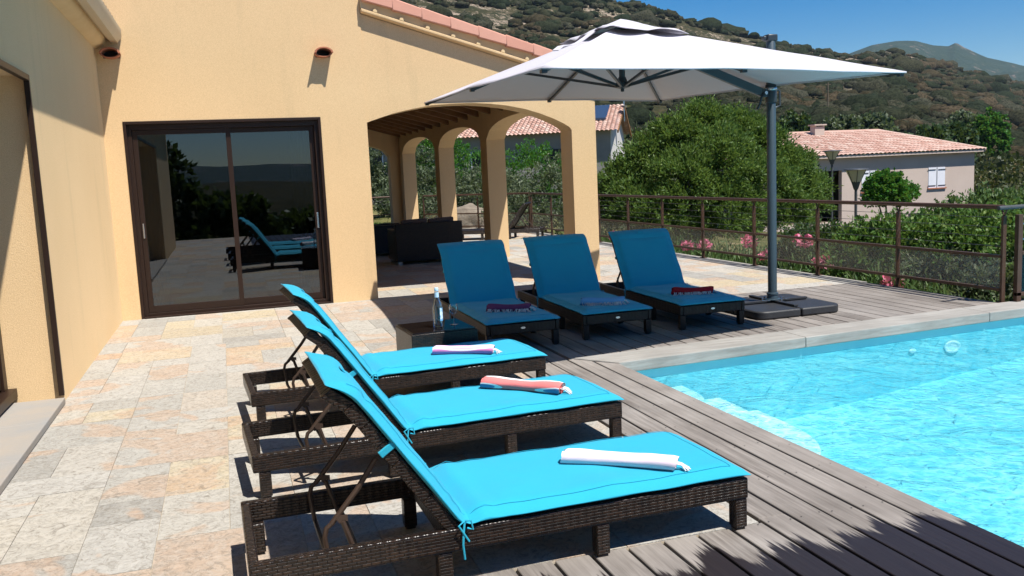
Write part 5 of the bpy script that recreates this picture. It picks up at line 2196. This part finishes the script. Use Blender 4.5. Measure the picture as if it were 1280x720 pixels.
def house_right():
    Y = 45.0
    H = empty('pink_house', (44.6, Y, -3))
    tag(H, 'pinkish rendered single storey house with hipped clay tile roof at right', 'house')
    x0, x1 = -15.0, 0.25
    z0, z1 = -1.2, 4.60
    dd = 9.5

    m = MB()
    # wall with porch recess x -13..-9.3
    m.box((x0, 0, z0), (-13.6, .3, z1))
    m.box((-9.6, 0, z0), (-4.9, .3, z1))
    m.box((-4.899, 0, z0), (-4.0, .3, 1.15 - 0))
    m.box((-4.899, 0, 1.151), (x1, .3, z1))
    m.box((-3.999, 0, z0), (x1, .3, 1.15))
    m.box((-13.599, 0, 3.75), (-9.601, .3, z1))
    m.box((-13.599, 0, z0), (-9.601, .3, .7))
    m.box((x0, .3, z0), (x0 + .3, dd, z1))
    m.box((x1 - .3, .3, z0), (x1, dd, z1))
    m.box((x0 + .3, dd - .3, z0), (x1 - .3, dd, z1))
    m.build('walls', 'pinkwall', H)
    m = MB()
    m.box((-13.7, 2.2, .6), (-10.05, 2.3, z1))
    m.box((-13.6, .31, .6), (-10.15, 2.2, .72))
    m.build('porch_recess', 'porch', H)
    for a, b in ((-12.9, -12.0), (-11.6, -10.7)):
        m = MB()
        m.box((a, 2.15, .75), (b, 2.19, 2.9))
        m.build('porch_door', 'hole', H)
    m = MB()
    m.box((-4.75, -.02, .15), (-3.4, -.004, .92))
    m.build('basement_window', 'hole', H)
    shutter_pair(H, -3.28, -.003, 2.40, 1.25, 1.25)
    shutter_pair(H, -8.2, -.003, 2.40, 1.15, 1.25)
    ov = .45
    ze, zr = z1 + .02, z1 + 1.55
    ry = dd / 2
    A, B_ = (x0 - ov, -ov, ze), (x1 + ov, -ov, ze)
    Rl, Rr = (x0 + 2.0, ry, zr), (x1 - 3.3, ry, zr)
    rf = tiled_slope(A, B_, Rl, Rr, 13, 52).build('roof', 'rooftile', H)
    tiled_slope(B_, (x1 + ov, dd + ov, ze), Rr, Rr, 14, 40).build('roof_hip', 'rooftile', rf)
    tiled_slope((x0 - ov, dd + ov, ze), A, Rl, Rl, 14, 40).build('roof_hip', 'rooftile', rf)
    tiled_slope((x1 + ov, dd + ov, ze), (x0 - ov, dd + ov, ze), Rr, Rl, 12, 60).build('roof_back', 'rooftile', rf)
    m = MB()
    m.tube([Rl, Rr], .11, 8)
    m.tube([B_, Rr], .10, 8)
    m.build('ridge_tiles', 'rooftile', rf, smooth=True)
    m = MB()
    m.box((x0 - ov + .05, -ov + .05, z1 - .12), (x1 + ov - .05, dd + ov - .05, z1 + .015))
    m.build('eaves', 'pinkwall', rf)
    m = MB()
    cx_ = .730 * (Y + ry) - 44.6
    m.box((cx_ - .35, ry - .9, zr - .5), (cx_ + .35, ry - .4, zr + .35))
    m.box((cx_ - .45, ry - 1.0, zr + .42), (cx_ + .45, ry - .3, zr + .50))
    m.box((cx_ - .35, ry - .9, zr + .35), (cx_ - .25, ry - .4, zr + .42))
    m.box((cx_ + .25, ry - .9, zr + .35), (cx_ + .35, ry - .4, zr + .42))
    m.build('chimney', 'pinkwall', rf)


house_right()


def house_back():
    H = empty('grey_house', (17.9, 40, -1), R(-30))
    tag(H, 'grey house with clay tile roof and solar panel behind the arcade', 'house')
    Lx, D = 15.0, 7.0
    z1 = 4.35
    m = MB()
    m.box((-Lx, 0, 0), (0, .25, z1))
    m.box((-Lx, D - .25, 0), (0, D, z1))
    m.box((-Lx, .25, 0), (-Lx + .25, D - .25, z1))
    m.build('walls', 'greywall', H)
    m = MB()
    m.prism([(0.002, 0), (D - .002, 0), (D - .002, z1), (D / 2, z1 + 1.25), (0.002, z1)], 'x', -.248, .03)
    m.build('gable', 'whitewall', H)
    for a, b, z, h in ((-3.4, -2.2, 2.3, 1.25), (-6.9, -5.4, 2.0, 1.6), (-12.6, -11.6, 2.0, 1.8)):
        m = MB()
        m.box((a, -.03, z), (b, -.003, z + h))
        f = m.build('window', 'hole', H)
        m = MB()
        m.box((a - .06, -.06, z - .06), (b + .06, -.031, z - .001))
        m.box((a - .06, -.06, z), (a - .001, -.031, z + h))
        m.box((b + .001, -.06, z), (b + .06, -.031, z + h))
        m.build('frame', 'shutter', f)
    ov = .4
    ze, zr = z1 - .08, z1 + 1.35
    rf = tiled_slope((-Lx - ov, -ov, ze), (ov, -ov, ze), (-Lx - ov, D / 2, zr), (ov, D / 2, zr), 14, 74).build('roof', 'rooftile', H)
    tiled_slope((ov, D + ov, ze), (-Lx - ov, D + ov, ze), (ov, D / 2, zr), (-Lx - ov, D / 2, zr), 12, 60).build('roof_back', 'rooftile', rf)
    m = MB()
    m.beam((ov, -ov, ze - .05), (ov, D / 2, zr - .05), .06, .14)
    m.beam((ov, D + ov, ze - .05), (ov, D / 2, zr - .05), .06, .14)
    m.build('bargeboard', 'wood', rf)
    k = (zr - ze) / (D / 2 + ov)
    m = MB()
    y0, y1 = 1.0, 3.0
    for x in (-.30,):
        m.hexa([(x - 1.9, y0, ze + (y0 + ov) * k + .10), (x, y0, ze + (y0 + ov) * k + .10), (x, y1, ze + (y1 + ov) * k + .10), (x - 1.9, y1, ze + (y1 + ov) * k + .10),
                (x - 1.9, y0, ze + (y0 + ov) * k + .20), (x, y0, ze + (y0 + ov) * k + .20), (x, y1, ze + (y1 + ov) * k + .20), (x - 1.9, y1, ze + (y1 + ov) * k + .20)])
    pn = m.build('solar_panel', 'panel', rf)
    m = MB()
    for a in (0, .95, 1.9):
        m.beam((-.30 - 1.9 + a, y0, ze + (y0 + ov) * k + .205), (-.30 - 1.9 + a, y1, ze + (y1 + ov) * k + .205), .04, .02)
    m.build('panel_frame', 'chrome', pn)
    m = MB()
    m.tube([(.5, 2.2, zr - .9), (.5, 2.2, zr + .1)], .03, 6)
    m.lathe([(0, 0), (.2, .03), (.33, .1)], (.62, 2.1, zr - .25), 14)
    m.build('satellite_dish', 'chrome', rf)


house_back()


# garden lamps
def lamp(px, ytop, Y, zt, hh, lab):
    e = empty('garden_lamp', (px, Y, gz(px, Y)))
    tag(e, lab, 'garden lamp', 'inverted cone garden lamps before the pink house')
    b = gz(px, Y)
    m = MB()
    m.tube([(0, 0, 0), (0, 0, zt - hh - b)], .05, 10)
    m.build('post', 'lamp', e, smooth=True)
    m = MB()
    z = zt - b
    m.lathe([(.055, z - hh), (.09, z - hh + .12), (.34, z - .05)], seg=16)
    m.build('cone', 'lampglass', e, smooth=True)
    m = MB()
    m.lathe([(0, z + .02), (.40, z - .0), (.42, z - .04), (.35, z - .05), (0, z - .045)], seg=16)
    m.build('lid', 'lamp', e, smooth=True)
    m = MB()
    for k in range(6):
        t = 2 * PI * k / 6
        m.tube([(.09 * math.cos(t), .09 * math.sin(t), z - hh + .11), (.345 * math.cos(t), .345 * math.sin(t), z - .05)], .012, 5)
    m.lathe([(.058, z - hh - .02), (.075, z - hh + .0), (.17, z - hh + .30), (.055, z - hh + .02)], seg=12)
    m.build('cage', 'lamp', e)


q = at(1040, 188, 34)
lamp(q.x, 0, 34, q.z, .60, 'farther garden lamp with smaller inverted cone head')
q = at(1070, 211, 26)
lamp(q.x, 0, 26, q.z, .70, 'nearer garden lamp with larger inverted cone head')

# patio with white chairs beyond the hedge
pc = at(1243, 300, 33)
m = MB()
m.box((pc.x - 6, 30.5, pc.z - .25), (pc.x + 6, 36.5, pc.z))
tag(m.build('patio', 'greyslab'), kind='structure')


def pchair(px, rz, lab):
    p = at(px, 298, 33)
    c = empty('patio_chair', (p.x, 33, pc.z), rz)
    tag(c, lab, 'chair', 'white plastic chairs on the far patio')
    m = MB()
    m.box((-.24, -.22, .40), (.24, .24, .43))
    m.build('seat', 'whiteplastic', c, bevel=.01)
    m = MB()
    m.hexa([(-.24, .20, .431), (.24, .20, .431), (.24, .23, .431), (-.24, .23, .431), (-.18, .32, .92), (.18, .32, .92), (.18, .35, .92), (-.18, .35, .92)])
    m.build('backrest', 'whiteplastic', c, bevel=.01)
    for a in (-1, 1):
        m = MB()
        m.tube([(a * .25, -.2, .40), (a * .26, -.18, .64), (a * .26, .1, .65), (a * .24, .27, .62)], .02, 6)
        m.build('armrest', 'whiteplastic', c)
        for b in (-1, 1):
            m = MB()
            m.tube([(a * .21, b * .2, .40), (a * .25, b * .25, 0)], [.025, .018], 6)
            m.build('leg', 'whiteplastic', c)


pchair(1243, R(-70), 'white plastic chair on the far patio, left one')
pchair(1264, R(-70), 'white plastic chair on the far patio behind the gate post')
p = at(1262, 285, 31.5)
sld = empty('pool_slide', (p.x, 31.5, pc.z))
tag(sld, 'small blue plastic slide on the far patio', 'slide')
m = MB()
m.grid(lambda u, v: (-.8 + 1.6 * u, (v - .5) * .45, 1.0 - .85 * u + .06 * abs(v - .5) * 4), 10, 6)
o = m.build('chute', 'blueplastic', sld, smooth=True)
m = MB()
m.tube([(-.8, -.2, 0), (-.8, -.2, 1.0)], .03, 6)
m.tube([(-.8, .2, 0), (-.8, .2, 1.0)], .03, 6)
m.build('legs', 'whiteplastic', sld)

# trees on the slope
for (px, py, Y, r, lab, mt) in ((1205, 158, 95, 2.7, 'rounded grey green tree on the slope above the pink house', F_GREY), (1236, 156, 92, 2.5, 'rounded bright green tree on the slope right of the grey green one', F_BRIGHT),
                                (1052, 163, 85, 2.4, 'grey green bush on the slope above the house chimney', F_GREY), (1092, 161, 84, 2.4, 'grey green bush above the middle of the pink house roof', F_GREY),
                                (1160, 178, 70, 2.2, 'dark green bush behind the right end of the pink house roof', F_DARK), (995, 160, 80, 2.2, 'dark bush on the slope just right of the parasol mast', F_DARK),
                                (1195, 172, 74, 1.9, 'small dark bush right above the pink house roof corner', F_DARK)):
    q = at(px, py, Y)
    g_ = terr(q.x, Y)
    base = min(g_, q.z - .2)
    hh = max(q.z - base + r * .7, r * 1.1)
    plant('slope_tree', lab, 'tree', (q.x, Y, base), L_((0, 0, hh * .58, r, r, hh * .42), (-r * .5, 0, hh * .45, r * .6, r * .6, hh * .35), (r * .5, 0, hh * .48, r * .6, r * .6, hh * .35)), 5000, .42, .34, mt, .42, 'trees on the slope', .35, 70, .15)
# utility pole on the hillside
q = at(1035, 135, 190)
g_ = terr(q.x, 190)
m = MB()
m.tube([(0, 0, -1), (0, 0, 7.5)], .16, 6)
m.box((-.8, -.05, 6.9), (.8, .05, 7.05))
tag(m.build('utility_pole', 'bark', loc=(q.x, 190, g_)), 'thin wooden utility pole on the scrubby hillside', 'pole')

# trees behind the camera (mirrored in the glass doors)
for i, (x, y, h) in enumerate(((-7, -13, 5.0), (-2.6, -14.5, 4.3), (.3, -13.5, 2.0), (3.6, -17, 1.1), (8.5, -16, 4.4), (12, -15, 3.6), (-11, -12, 6))):
    plant('rear_tree', ['tall dark tree behind the viewpoint at far left', 'tallest dark tree behind the viewpoint', 'low bush behind the viewpoint', 'lowest wide bush behind the viewpoint', 'leafy tree behind the viewpoint at right', 'small tree at the right end behind the viewpoint', 'dark tree behind the viewpoint beside the wing'][i],
          'tree', (x, y, -1.7), L_((0, 0, .8 + h * .6, 1.5, 1.3, h * .40), (-1, 0, .7 + h * .35, 1.2, 1.1, h * .3), (1.0, 0, .6 + h * .35, 1.2, 1.1, h * .3)), 2600, .32, .24, F_DARK, .3, 'trees behind the viewpoint', .4, 60, .14)
